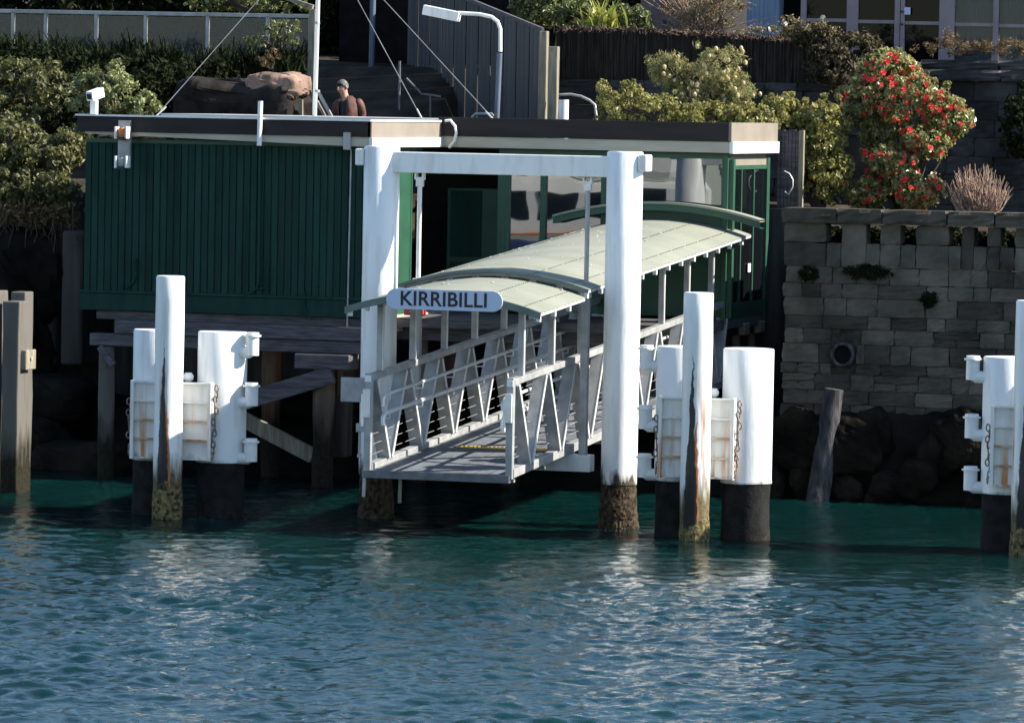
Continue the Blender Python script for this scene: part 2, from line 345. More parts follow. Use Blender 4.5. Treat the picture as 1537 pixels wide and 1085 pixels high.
# ================================================================== WATER
def build_water():
    N = 512; L = 26.0
    kx = np.fft.fftfreq(N, L/N)*2*np.pi; KX, KY = np.meshgrid(kx, kx, indexing='ij'); K = np.hypot(KX, KY); K[0, 0] = 1e-6
    wd = np.array([math.cos(R(-55)), math.sin(R(-55))])
    c = (KX*wd[0]+KY*wd[1])/K
    S = (np.exp(-(4.5/K)**2)/K**3.0+.22*np.exp(-(1.4/K)**2)*np.exp(-(K/3.2)**2)/K**3.0)*np.exp(-(K/42)**2)*(0.35+np.abs(c)**2)
    S[0, 0] = 0
    g = np.random.default_rng(5)
    H = np.real(np.fft.ifft2(np.sqrt(S)*(g.normal(size=(N, N))+1j*g.normal(size=(N, N)))))
    H *= .0125/H.std()
    st = L/N
    core = lambda a, b: np.arange(a, b, st)
    def axis(a, b):
        k = core(a, b); lo = a-st*np.cumsum(1.35**np.arange(1, 32)); hi = k[-1]+st*np.cumsum(1.35**np.arange(1, 32))
        lo = np.append(lo[lo > -900], -900); hi = np.append(hi[hi < 900], 900)
        return np.concatenate([lo[::-1], k, hi]), len(lo), len(k)
    xs, x0, nx = axis(-12, 14); ys, y0, ny = axis(-27, 12)
    Z = np.zeros((len(xs), len(ys)))
    ii = np.arange(nx) % N; jj = np.arange(ny) % N
    Z[x0:x0+nx, y0:y0+ny] = H[np.ix_(ii, jj)]
    # soft taper to calm at the rim of the detailed part
    wx = np.ones(len(xs)); wx[:x0] = 0; wx[x0+nx:] = 0; r = np.linspace(0, 1, 20); wx[x0:x0+20] = r; wx[x0+nx-20:x0+nx] = r[::-1]
    wy = np.ones(len(ys)); wy[:y0] = 0; wy[y0+ny:] = 0; wy[y0:y0+20] = r; wy[y0+ny-20:y0+ny] = r[::-1]
    sh = np.interp(ys, [-22, -12, -6, -1, 6], [1.7, 1.4, .95, .58, .55])
    Z *= wx[:, None]*(wy*sh)[None, :]
    X, Y = np.meshgrid(xs, ys, indexing='ij'); V = np.stack([X.ravel(), Y.ravel(), Z.ravel()], 1)
    gust = 1+.55*vnoise(V*np.array([.5, .35, 0]), 1.0, 77, 2)          # calmer and rougher patches
    V[:, 2] *= np.clip(gust, .35, 1.7)
    i, j = np.meshgrid(np.arange(len(xs)-1), np.arange(len(ys)-1), indexing='ij'); a = (i*len(ys)+j).ravel()
    F = np.stack([a, a+len(ys), a+len(ys)+1, a+1], 1)
    o = mesh_np('water', V, F, 'water', smooth=True); tag(o, kind='structure')
build_water()

# ================================================================== TERRAIN
def grid_sheet(name, xs, ys, fn, m, seed, amp=.2, s=1.2):
    X, Y = np.meshgrid(xs, ys, indexing='ij'); Z = np.vectorize(fn)(X, Y); V = np.stack([X.ravel(), Y.ravel(), Z.ravel()], 1)
    nz = vnoise(V, s, seed, 4); V[:, 2] += nz*amp; V[:, 1] += vnoise(V+7, s, seed+1, 3)*amp*.7
    i, j = np.meshgrid(np.arange(len(xs)-1), np.arange(len(ys)-1), indexing='ij'); a = (i*len(ys)+j).ravel()
    F = np.stack([a, a+len(ys), a+len(ys)+1, a+1], 1)
    return tag(mesh_np(name, V, F, m, smooth=True), kind='structure')
def rockz(x, y):
    r = np.interp(y, [6.5, 6.85, 7.15, 7.5, 8.5, 10.6], [-1.4, -.5, .5, 1.25, 1.45, 1.6])
    l = np.interp(y, [5.6, 6.6, 7.8, 9.2, 10.6], [-1.4, -.35, .35, .9, 1.6])
    t = np.clip((x-1.6)/.5, 0, 1); return float(l*(1-t)+r*t)
grid_sheet('rock_shelf', np.arange(-26, 26, .14), np.arange(5.6, 10.7, .12), rockz, 'rock', 3, .20, 1.9)
def hillz(x, y):
    # level wharf path, then terraces climbing behind
    if x > 1.9: z = np.interp(y, [8.1, 9.4, 10.5, 15.9, 16.1, 19, 24, 40, 200, 700], [3.3, 3.5, 4.2, 4.3, 6.35, 6.8, 7.1, 8.2, 12, 16])
    elif x > -1.3: z = np.interp(y, [9.9, 15.4, 15.6, 19, 24, 40, 200, 700], [4.3, 4.4, 5.6, 6.6, 7.1, 8.2, 12, 16])
    elif x > -6.4: z = np.interp(y, [9.9, 15, 25, 40, 200, 700], [4.45, 4.45, 6.6, 7.8, 12, 16])
    else: z = np.interp(y, [9.9, 13, 16, 19, 24, 40, 200, 700], [4.3, 4.6, 5.6, 6.6, 6.9, 7.8, 12, 16])
    return float(z)
xs = np.concatenate([[-700, -300, -120, -60], np.arange(-30, 30, .5), [60, 120, 300, 700]])
ys = np.concatenate([[8.1, 9.0, 9.79], np.arange(9.9, 11.6, .35), [11.74], np.arange(11.8, 26, .35), [30, 40, 60, 100, 200, 400, 700]])
grid_sheet('hillside', xs, ys, lambda x, y: hillz(x, y) if (x > 2.3 or y > (11.75 if x > -5.2 else 9.8)) else -3.0, 'soil', 9, .05, 1.5)

# ================================================================== SEA WALL
SWY = 7.6
def stone_mesh(seed):
    g = random.Random(seed); n = 4; me = bpy.data.meshes.new('stone_block'); vs = []; fs = []; idx = {}
    def vid(i, j, k):
        if (i, j, k) not in idx:
            p = [(t/2)-1 if t not in (0, 4) else (t/2)-1 for t in (i, j, k)]
            q = [max(-1, min(1, a)) for a in p]
            ed = sum(abs(a) > .99 for a in q)
            sh = 1 - (.012 if ed >= 2 else 0) - (.02 if ed == 3 else 0)
            q = [a*sh+g.uniform(-.035, .035) for a in q]
            if j == 0: q[1] += g.uniform(-.12, .05)
            idx[(i, j, k)] = len(vs); vs.append([a*.5 for a in q])
        return idx[(i, j, k)]
    for a in range(n):
        for b in range(n):
            fs.append((vid(a, 0, b), vid(a+1, 0, b), vid(a+1, 0, b+1), vid(a, 0, b+1)))
    for a in range(n):
        for b in (0,):
            fs.append((vid(a, 0, n), vid(a+1, 0, n), vid(a+1, n, n), vid(a, n, n)))
            fs.append((vid(a, n, 0), vid(a+1, n, 0), vid(a+1, 0, 0), vid(a, 0, 0)))
            fs.append((vid(0, n, a), vid(0, 0, a), vid(0, 0, a+1), vid(0, n, a+1)))
            fs.append((vid(n, 0, a), vid(n, n, a), vid(n, n, a+1), vid(n, 0, a+1)))
    fs.append((vid(0, n, 0), vid(0, n, n), vid(n, n, n), vid(n, n, 0)))
    me.from_pydata(vs, [], fs); me.materials.append(MAT['stone']); return me
STM = [stone_mesh(i) for i in range(6)]
def stone_obj(parent, x0, x1, z0, z1, yf, depth, name='stone_block', m=None):
    o = bpy.data.objects.new(name, random.choice(STM)); COL.objects.link(o); o.parent = parent
    L = wloc(parent); dj = random.uniform(-.015, .02)
    o.location = ((x0+x1)/2-L.x, yf+depth/2+dj-L.y, (z0+z1)/2-L.z); gp = .003 if m == 'terrace_stone' else .006; o.scale = (x1-x0-gp, depth, z1-z0-gp)
    if m: o.material_slots[0].link = 'OBJECT'; o.material_slots[0].material = MAT[m]
    return o
sw = thing('sea_wall', 'dark sandstone block sea wall with square drain gaps under its coping', 'wall', (2.0, SWY, 1.0))
zt = at(1300, 314, Y=SWY).z; z_c = zt-.235; z_o = at(1300, 366, Y=SWY).z; z_u = at(1300, 402, Y=SWY).z
X0, X1 = at(1176, 400, Y=SWY).x, 9.5
MB().b2((X0+.03, SWY+.03, .3), (X1, SWY+.55, z_u-.02)).build('mortar_core', 'mortar', sw)
MB().b2((X0+.05, SWY+.5, .3), (X0+.5, 10.3, 4.15)).build('return_wall', 'mortar', sw)
x = X0-.03
while x < X1:
    l = random.uniform(.7, 1.25); stone_obj(sw, x, min(x+l, X1), z_c, zt, SWY-.07, .62, 'coping_stone'); x += l
ops = [(1241, 1263), (1300, 1321), (1352, 1375), (1425, 1443), (1462, 1482), (1502, 1523)]
opx = [(at(a, 350, Y=SWY).x, at(b, 350, Y=SWY).x) for a, b in ops]+[(6.4, 6.6), (7.0, 7.2), (7.6, 7.8), (8.3, 8.5)]
cur = X0
for a, b in opx:
    sp = [cur, a] if a-cur < .75 else [cur, (cur+a)/2, a]
    for u, v in zip(sp[:-1], sp[1:]):
        if random.random() < .5 and v-u < .5: stone_obj(sw, u, v, z_u, z_c, SWY, .35)
        else: stone_obj(sw, u, v, z_o, z_c, SWY, .35); stone_obj(sw, u, v, z_u, z_o, SWY, .35)
    stone_obj(sw, a, b, z_u, z_o, SWY, .35); cur = b
stone_obj(sw, cur, X1, z_u, z_c, SWY, .35)
pip = at(1266, 532, Y=SWY)
z = z_u; hs = [.26, .22, .28, .20, .24, .30, .17, .25, .22, .28, .2, .26, .3]
for h in hs:
    if z < .8: break
    x = X0+random.uniform(-.02, .05)
    while x < X1:
        l = random.uniform(.26, .78)
        if X1-x-l < .25: l = X1-x
        c = (x+l/2, z-h/2)
        inpipe = x-.02 < pip.x+.17 and x+l > pip.x-.17 and z > pip.z-.17 and z-h < pip.z+.17
        if not inpipe:
            if l > .5 and random.random() < .25 and h > .22:
                stone_obj(sw, x, x+l, z-h*.5, z, SWY, .3); stone_obj(sw, x, x+l*.5, z-h, z-h*.5, SWY, .3); stone_obj(sw, x+l*.5, x+l, z-h, z-h*.5, SWY, .3)
            else: stone_obj(sw, x, x+l, z-h, z, SWY, .3)
        else:
            if pip.x-.2-x > .1: stone_obj(sw, x, pip.x-.2, z-h, z, SWY, .3)
            if x+l-pip.x-.2 > .1: stone_obj(sw, pip.x+.2, x+l, z-h, z, SWY, .3)
        x += l
    z -= h
pm = MB()
def ring_pipe(mb, c, r0, r1, y0, y1, n=24):
    vs = []; fs = []
    for (r, y) in ((r0, y0), (r1, y0), (r1, y1), (r0, y1)):
        for k in range(n): vs.append((c.x+r*math.cos(2*math.pi*k/n), y, c.z+r*math.sin(2*math.pi*k/n)))
    for q in range(4):
        for k in range(n): fs.append((q*n+k, q*n+(k+1) % n, ((q+1) % 4)*n+(k+1) % n, ((q+1) % 4)*n+k))
    return mb.add(vs, fs, True)
ring_pipe(pm, pip, .145, .19, SWY-.10, SWY+.8).build('drain_pipe', 'old_pile', sw)
MB().tube((pip.x, SWY-.03, pip.z), (pip.x, SWY+.02, pip.z), .148, n=24).build('pipe_shade_disc', 'interior', sw)  # black disc stands in for the shade inside the pipe

# ================================================================== WHARF SUBSTRUCTURE + BUILDING
YB, YR = 5.2, 8.85
XS = at(565, 183, Y=YB).x; XRR = at(1105, 183, Y=YR).x; XLF = at(125, 181, Y=YB).x
YBK = 12.0
ZF = 2.66; ZCT = 5.28; ZFM = 5.44; ZRT = 5.70
wd = thing('wharf_deck', 'grey timber wharf platform on piles under the green shed', 'wharf', (-6, YB, 0))
zb = ZF-.06
MB().b2((XLF+.25, YB+.05, zb-.10), (XS-.02, YR+.4, ZF-.03)).build('floor_slab', 'timber_grey', wd)
MB().b2((XS+.003, YB+.9, zb-.12), (XRR-.1, YBK, ZF-.034)).build('landing_slab', 'timber_grey', wd)
x0 = at(172, 490, Y=YB-.12).x
MB().b2((x0, YB-.14, zb-.32), (XS+.05, YB+.10, zb-.105)).build('edge_beam', 'timber_grey', wd, .015)
MB().b2((at(137, 500, Y=YB).x, YB-.08, zb-.52), (XS-.08, YB+.16, zb-.325)).build('edge_beam', 'timber_grey', wd, .015)
MB().b2((at(445, 530, Y=YB-.2).x, YB-.30, zb-.76), (at(527, 530, Y=YB-.2).x, YB+.2, zb-.53)).build('headstock', 'timber_grey', wd, .015)
for yy in (YB+1.2, YB+2.6):
    MB().b2((XLF+.3, yy, zb-.33), (XRR-.2, yy+.22, zb-.125)).build('cross_beam', 'timber_grey', wd)
def pile(parent, x, y, r, z1, m, name='pile'):
    mb = MB(); pr = []
    for k in range(9): t = k/8; pr.append((r*(1+.04*math.sin(k*2.1)), -1.2+(z1+1.2)*t))
    return mb.lathe((x, y, 0), pr, 14, .05).build(name, m, parent)
xp = at(485, 600, Y=YB-.05).x
pile(wd, xp, YB-.02, .165, zb-.765, 'timber_red')
xq = at(158, 600, Y=YB).x
pile(wd, xq, YB+.05, .13, zb-.53, 'timber_pile')
for xx in (xq+.45, xq+1.5, -6.0, xp+.35, XS+.25, -2.0): pile(wd, xx, YB+1.6, .15, zb-.34, 'timber_red')
for xx in (-7.6, -5.2, -3.4, -1.5, .6): pile(wd, xx, YB+3.0, .15, zb-.34, 'timber_red')
a = at(365, 603, Y=YB-.25); b = at(500, 562, Y=YB-.25)
MB().bar(a, b, .10, .27, Vector((0, 1, 0))).build('brace', 'timber_grey', wd, .01)
a = at(352, 622, Y=YB+.28); b = at(470, 684, Y=YB+.28)
MB().bar(a, b, .10, .24, Vector((0, 1, 0))).build('brace', 'timber_post', wd, .01)
p = at(150, 520, Y=YB-.1); q = at(170, 548, Y=YB-.1)
MB().bar(p, q, .08, .10, Vector((0, 1, 0))).build('knee_brace', 'timber_grey', wd)
c = at(510, 640, Y=YB+.6); MB().box(c, (.30, .4, .95)).build('footing_block', 'concrete', wd, .03)
MB().b2((XS-.05, YB+.2, ZF-.26), (XS+.10, YR-.2, ZF-.006)).build('landing_edge', 'cream', wd, .01)

bd = thing('wharf_building', 'dark green boarded ferry wharf building with cream and brown roof fascia', 'building', (-6, YB, ZF))
# cladding boards
BX0 = at(128, 300, Y=YB).x; BX1 = XS-.19; nb = 40; bw = (BX1-BX0)/nb; ZM = at(300, 441, Y=YB).z
bm_ = MB().box((0, 0, 0), (bw-.019, .034, ZCT-ZM-.02)); proto = None
for k in range(nb):
    if proto is None:
        me = bpy.data.meshes.new('cladding_board'); me.from_pydata(bm_.v, [], bm_.f); me.materials.append(MAT['green_clad']); proto = me
    o = bpy.data.objects.new('cladding_board', me); COL.objects.link(o); o.parent = bd
    o.location = Vector((BX0+bw*(k+.5), YB-.018+random.uniform(-.006, .005), (ZCT+ZM)/2))-wloc(bd)
    bv = o.modifiers.new('bevel', 'BEVEL'); bv.width = .006; bv.segments = 1
MB().b2((BX0, YB+.001, ZF-.02), (BX1+.16, YB+.12, ZCT+.05)).build('wall_backing', 'green_trim', bd)
MB().b2((BX0-.05, YB-.045, ZF-.02), (BX1+.02, YB-.001, ZM-.03)).build('skirting_board', 'green_clad', bd, .006)
MB().b2((BX0-.07, YB-.07, ZM-.03), (BX1+.02, YB-.001, ZM+.012)).build('rail_moulding', 'green_clad', bd, .006)
MB().b2((BX1+.015, YB-.05, ZF-.25), (XS-.10, YB+.1, ZCT+.02)).build('corner_board', 'green_clad', bd, .006)
# left end wall, side wall of left block
MB().b2((BX0-.001, YB+.12, ZF-.02), (BX0+.1, YR, ZCT+.04)).build('end_wall', 'green_clad', bd)
sx = XS-.11
ysw = at(616, 330, X=sx).y
MB().b2((sx-.12, YB+.10, ZF-.02), (sx, ysw, ZCT+.04)).build('side_wall', 'green_trim', bd)
MB().b2((sx-.06, ysw, ZF-.02), (sx+.008, ysw+.07, ZCT+.04)).build('door_jamb', 'green_trim', bd)
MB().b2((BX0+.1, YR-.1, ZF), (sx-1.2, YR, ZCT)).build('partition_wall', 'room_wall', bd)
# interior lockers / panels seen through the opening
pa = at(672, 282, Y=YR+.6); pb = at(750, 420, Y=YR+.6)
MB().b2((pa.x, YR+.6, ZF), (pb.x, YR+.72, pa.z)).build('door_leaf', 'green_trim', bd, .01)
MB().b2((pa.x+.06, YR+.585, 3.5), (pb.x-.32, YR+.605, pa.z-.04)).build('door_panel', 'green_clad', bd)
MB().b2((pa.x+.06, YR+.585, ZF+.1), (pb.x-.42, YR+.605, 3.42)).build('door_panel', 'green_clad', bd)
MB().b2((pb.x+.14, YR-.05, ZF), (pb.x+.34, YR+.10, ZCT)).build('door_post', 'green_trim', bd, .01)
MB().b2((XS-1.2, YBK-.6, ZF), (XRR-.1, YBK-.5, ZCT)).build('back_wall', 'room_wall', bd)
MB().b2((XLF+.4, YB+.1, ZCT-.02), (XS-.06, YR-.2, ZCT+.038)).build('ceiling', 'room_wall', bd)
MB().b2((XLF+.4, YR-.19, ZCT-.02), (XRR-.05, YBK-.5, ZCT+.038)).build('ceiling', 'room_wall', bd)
# fascia: dark gutter in front, pale-coloured returns
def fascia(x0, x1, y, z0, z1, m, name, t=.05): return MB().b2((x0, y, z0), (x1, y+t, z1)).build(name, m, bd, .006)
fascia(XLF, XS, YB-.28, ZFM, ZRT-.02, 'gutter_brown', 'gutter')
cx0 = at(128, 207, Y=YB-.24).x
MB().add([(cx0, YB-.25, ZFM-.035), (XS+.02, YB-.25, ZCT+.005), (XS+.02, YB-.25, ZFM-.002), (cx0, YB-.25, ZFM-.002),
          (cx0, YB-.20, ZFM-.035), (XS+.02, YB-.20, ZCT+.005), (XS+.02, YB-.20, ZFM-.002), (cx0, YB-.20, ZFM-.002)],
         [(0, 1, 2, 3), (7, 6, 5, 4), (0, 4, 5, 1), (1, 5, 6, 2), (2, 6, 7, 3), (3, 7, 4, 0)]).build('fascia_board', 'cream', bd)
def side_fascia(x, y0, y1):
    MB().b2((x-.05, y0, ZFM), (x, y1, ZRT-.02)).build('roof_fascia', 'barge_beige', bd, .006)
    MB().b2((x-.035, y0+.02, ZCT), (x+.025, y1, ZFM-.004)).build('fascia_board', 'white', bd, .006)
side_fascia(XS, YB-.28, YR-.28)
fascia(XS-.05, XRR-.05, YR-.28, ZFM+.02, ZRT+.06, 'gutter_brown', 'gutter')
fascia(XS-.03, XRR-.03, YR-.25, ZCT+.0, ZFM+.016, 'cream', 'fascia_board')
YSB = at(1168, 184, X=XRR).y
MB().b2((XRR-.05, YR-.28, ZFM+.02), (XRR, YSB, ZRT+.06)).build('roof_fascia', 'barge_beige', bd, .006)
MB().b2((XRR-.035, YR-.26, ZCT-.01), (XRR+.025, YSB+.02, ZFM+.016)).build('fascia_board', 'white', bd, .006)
q = at(1144, 222, X=XRR+.027); MB().box((XRR+.028, q.y, q.z), (.006, .03, .06)).build('fascia_mark', 'black', bd)
# roof sheets (low parapet top)
MB().b2((XLF+.02, YB-.22, ZRT-.06), (XS-.055, YR-.30, ZRT-.005)).build('roof', 'roof_top', bd)
MB().b2((XLF+.02, YR-.228, ZRT-.058), (XRR-.052, YSB-.02, ZRT+.03)).build('roof', 'roof_top', bd)
MB().b2((XLF-.02, YB-.31, ZRT-.02), (XS+.01, YB-.26, ZRT+.008)).build('roof_flashing', 'white', bd)
MB().b2((XS-.03, YB-.26, ZRT-.019), (XS+.02, YR-.33, ZRT+.009)).build('roof_flashing', 'white', bd)
# glazed shelter front, Y = YR
def px_x(px, y=YR): return at(px, 300, Y=y).x
def px_z(px, py, y=YR): return at(px, py, Y=y).z
gy = YR
MB().b2((px_x(752), gy-.07, ZCT-.10), (XRR-.1, gy+.05, ZCT+.02)).build('head_beam', 'green_trim', bd, .008)
for pxa, pxb in ((748, 760), (812, 821), (903, 930), (1084, 1102)):
    MB().b2((px_x(pxa), gy-.06, ZF), (px_x(pxb), gy+.06, ZCT-.10)).build('mullion', 'green_trim', bd, .008)
for i, (pxa, pxb) in enumerate(((760, 812), (821, 903))):
    MB().b2((px_x(pxa), gy-.006, ZF+.9), (px_x(pxb), gy+.006, ZCT-.10)).build('glass_pane', 'glass_film', bd)
MB().b2((px_x(930), gy-.006, px_z(1000, 306)), (px_x(1084), gy+.006, ZCT-.10)).build('glass_pane', 'glass_film', bd)
MB().b2((px_x(930), gy-.05, ZF), (px_x(1084), gy+.05, px_z(1000, 306))).build('lower_panel', 'green_trim', bd, .008)
MB().b2((px_x(760), gy-.05, ZF), (px_x(903), gy+.04, ZF+.9)).build('lower_panel', 'green_trim', bd, .008)
# east side, X = XRR-.1
ex = XRR-.10
def side_y(px, py=300): return at(px, py, X=ex).y
yy0, yy1 = YR-.06, YSB-.12
MB().b2((ex-.06, yy0-.06, ZF-.1), (ex+.012, yy0+.10, ZCT)).build('corner_post', 'green_trim', bd, .006)
MB().b2((ex-.06, yy1-.18, ZF-.1), (ex+.012, yy1, ZCT)).build('corner_post', 'green_trim', bd, .006)
MB().b2((ex-.03, yy0+.10, ZCT-.20), (ex-.01, yy1-.18, ZCT-.005)).build('head_panel', 'barge_beige', bd)
MB().b2((ex-.06, yy0+.10, ZCT-.27), (ex+.006, yy1-.18, ZCT-.20)).build('transom', 'green_trim', bd, .006)
n3 = 3; yA, yB_ = yy0+.10, yy1-.18
for k in range(n3):
    ya = yA+(yB_-yA)*k/n3; yb = yA+(yB_-yA)*(k+1)/n3
    MB().b2((ex-.035, ya+.03, ZF+.1), (ex-.025, yb-.03, ZCT-.27)).build('glass_pane', 'glass_dark', bd)
    if k: MB().b2((ex-.05, ya-.03, ZF+.1), (ex+.002, ya+.03, ZCT-.27)).build('mullion', 'green_trim', bd, .005)
MB().b2((ex-.055, yA, ZF-.1), (ex-.002, yB_, ZF+.22)).build('lower_panel', 'green_trim', bd, .006)
q = at(1124, 402, X=ex); MB().box((ex+.004, q.y, q.z), (.012, .18, .14)).build('notice_plate', 'white', bd)
# brackets below the east side
for px in (1119, 1142):
    q = at(px, 468, X=ex); MB().box((ex-.02, q.y, ZF-.22), (.12, .34, .20)).build('joist_end', 'timber_post', wd, .02)
    pile(wd, ex-.15, q.y, .07, ZF-.33, 'timber_red', 'prop')
# arched green flashing above the canopy
def arch(xc, hw, z0, rise, x): return z0+rise*(1-((x-xc)/hw)**2)
fm = MB(); f2 = MB(); XC = -.17; pts = []
zr0 = at(1142, 334, Y=YR-.35).z; xr0 = at(1142, 334, Y=YR-.35).x; hwf = xr0-XC
for k in range(33):
    x = XC-hwf+2*hwf*k/32; pts.append((x, arch(XC, hwf, zr0, .25, x)))
poly = pts+[(x, z-.14) for x, z in reversed(pts)]
fm2 = MB()
for k in range(32):
    (xa, za), (xb, zb2) = pts[k], pts[k+1]
    fm.add([(xa, YR-.38, za-.10), (xb, YR-.38, zb2-.10), (xb, YR-.38, zb2), (xa, YR-.38, za),
            (xa, YR-.08, za-.10), (xb, YR-.08, zb2-.10), (xb, YR-.08, zb2), (xa, YR-.08, za)],
           [(0, 1, 2, 3), (7, 6, 5, 4), (0, 4, 5, 1), (2, 6, 7, 3)], False)
    fm2.add([(xa, YR-.42, za+.004), (xb, YR-.42, zb2+.004), (xb, YR-.42, zb2+.04), (xa, YR-.42, za+.04),
             (xa, YR-.06, za+.004), (xb, YR-.06, zb2+.004), (xb, YR-.06, zb2+.04), (xa, YR-.06, za+.04)],
            [(0, 1, 2, 3), (7, 6, 5, 4), (0, 4, 5, 1), (2, 6, 7, 3)], False)
fm.build('arched_hood', 'green_trim', bd); fm2.build('hood_capping', 'canopy', bd)
# conduits and small wall fittings
def conduit(pts, r, m='green_clad', y=YB-.06): MB().path([at(px, py, Y=y) for px, py in pts], r, 8).build('conduit', m, bd)
conduit([(390, 222), (388, 425), (386, 432), (378, 439), (366, 442)], .022)
conduit([(204, 388), (204, 415), (200, 424), (190, 433)], .022)
conduit([(402, 402), (401, 440)], .018); conduit([(378, 440), (378, 434), (401, 433)], .015)
conduit([(457, 440), (456, 458), (460, 470), (468, 480)], .015)
conduit([(527, 225), (521, 495)], .014, 'alu')
MB().path([at(391, 152, Y=YB-.36), at(389, 219, Y=YB-.36)], .04, 10).build('vent_pipe', 'white', bd)
q = at(521, 212, Y=YB-.3); MB().box(q, (.11, .06, .27)).build('meter_box', 'alu', bd, .006)
MB().path([at(x, y, Y=YR-.32) for x, y in ((668, 182), (676, 181), (683, 190), (685, 200), (682, 212), (674, 222))], .025, 8).build('cable', 'white', bd)
# slatted bench inside the shelter
bn = thing('waiting_bench', 'slatted waiting bench inside the open shelter, behind the gangway rails', 'bench', (-2.6, YR+.3, ZF))
for k in range(4): MB().b2((-3.3, YR+.2+k*.12, ZF+.45), (-1.7, YR+.29+k*.12, ZF+.48)).build('slat', 'timber_post', bn)
for k in range(3): MB().b2((-3.3, YR+.74, ZF+.58+k*.13), (-1.7, YR+.765, ZF+.67+k*.13)).build('slat', 'timber_post', bn)
for xx in (-3.15, -1.85): MB().b2((xx-.03, YR+.22, ZF-.03), (xx+.03, YR+.27, ZF+.45)).b2((xx-.03, YR+.77, ZF-.03), (xx+.03, YR+.82, ZF+1.0)).b2((xx-.03, YR+.27, ZF+.39), (xx+.03, YR+.77, ZF+.45)).build('frame', 'green_trim', bn)
q = at(622, 467, Y=YB+.8); MB().box(q, (.30, .06, .10)).box((q.x, q.y+.03, q.z+.01), (.36, .02, .16)).build('lifebuoy_case', 'red', bd, .008)

def growth_sleeve(x, y, r, z0, z1, seed, m, parent, thick=.035, amp=.022):
    nz, na = 46, 72; V = np.zeros((nz, na, 3)); t = np.linspace(0, 1, nz)
    A_ = np.linspace(0, 2*np.pi, na, endpoint=False)
    Zs = z0+(z1-z0)*t
    P = np.stack([np.broadcast_to(np.cos(A_)*r, (nz, na)), np.broadcast_to(np.sin(A_)*r, (nz, na)), np.broadcast_to(Zs[:, None], (nz, na))], -1).reshape(-1, 3)
    nzv = vnoise(P, 9, seed, 4).reshape(nz, na); nb = vnoise(P, 2.6, seed+1, 2).reshape(nz, na)
    g = np.random.default_rng(seed).normal(size=(nz, na))*.3
    rad = r+thick*(1-t[:, None]**1.5)-.022*t[:, None]**2.5+amp*(nzv+g)*(1-.45*t[:, None])+.018*nb
    V = np.stack([x+rad*np.cos(A_), y+rad*np.sin(A_), np.broadcast_to(Zs[:, None], rad.shape)], -1).reshape(-1, 3); F = []
    for i in range(nz-1):
        for j in range(na): a = i*na+j; b = i*na+(j+1) % na; F.append((a, b, b+na, a+na))
    return mesh_np('marine_growth', V, F, m, parent, smooth=False)
# ================================================================== GANTRY
GXL, GXR, GR = -2.01, 1.62, .258
ga = thing('lifting_gantry', 'white steel portal gantry straddling the gangway, two round columns and a cross beam', 'gantry', (-.2, 0, 0))
for sx_, gx in ((-1, GXL), (1, GXR)):
    pr = [(GR, .62), (GR, 1.5), (GR, 3), (GR, 5.33), (GR-.02, 5.35)]
    MB().lathe((gx, 0, 0), pr, 40).build('column', 'white_column', ga)
    growth_sleeve(gx, 0, GR, -.6, .80, 5+sx_, 'growth', ga)
    MB().b2((gx+sx_*(GR-.03), -.16, 5.07), (gx+sx_*(GR+.10), .16, 5.31)).build('end_bracket', 'white', ga, .02)
BZ0, BZ1 = 4.98, 5.275
MB().b2((GXL+.2, -.15, BZ0), (GXR-.2, .15, BZ1)).build('cross_beam', 'white', ga, .012)
for gx in (-1.43, 1.08):
    MB().b2((gx-.07, -.05, BZ0-.10), (gx-.04, .05, BZ0-.003)).b2((gx+.04, -.05, BZ0-.10), (gx+.07, .05, BZ0-.003)).box((gx, 0, BZ0-.13), (.10, .09, .14)).build('clevis', 'alu_bright', ga, .006)
    MB().tube((gx, 0, BZ0-.1), (gx, 0, 3.3), .034, n=12).build('lifting_rod', 'alu_bright' if gx < 0 else 'alu', ga)
    MB().box((gx, 0, 3.42 if gx < 0 else 3.30), (.14, .12, .09)).build('rod_collar', 'alu_bright', ga, .008)
    MB().b2((gx-.055, -.055, 1.02), (gx+.055, .055, 3.3)).build('hanger_post', 'alu', ga, .008)
MB().b2((-1.56, -.12, .78), (1.22, .12, 1.02)).build('lifting_beam', 'white', ga, .01)

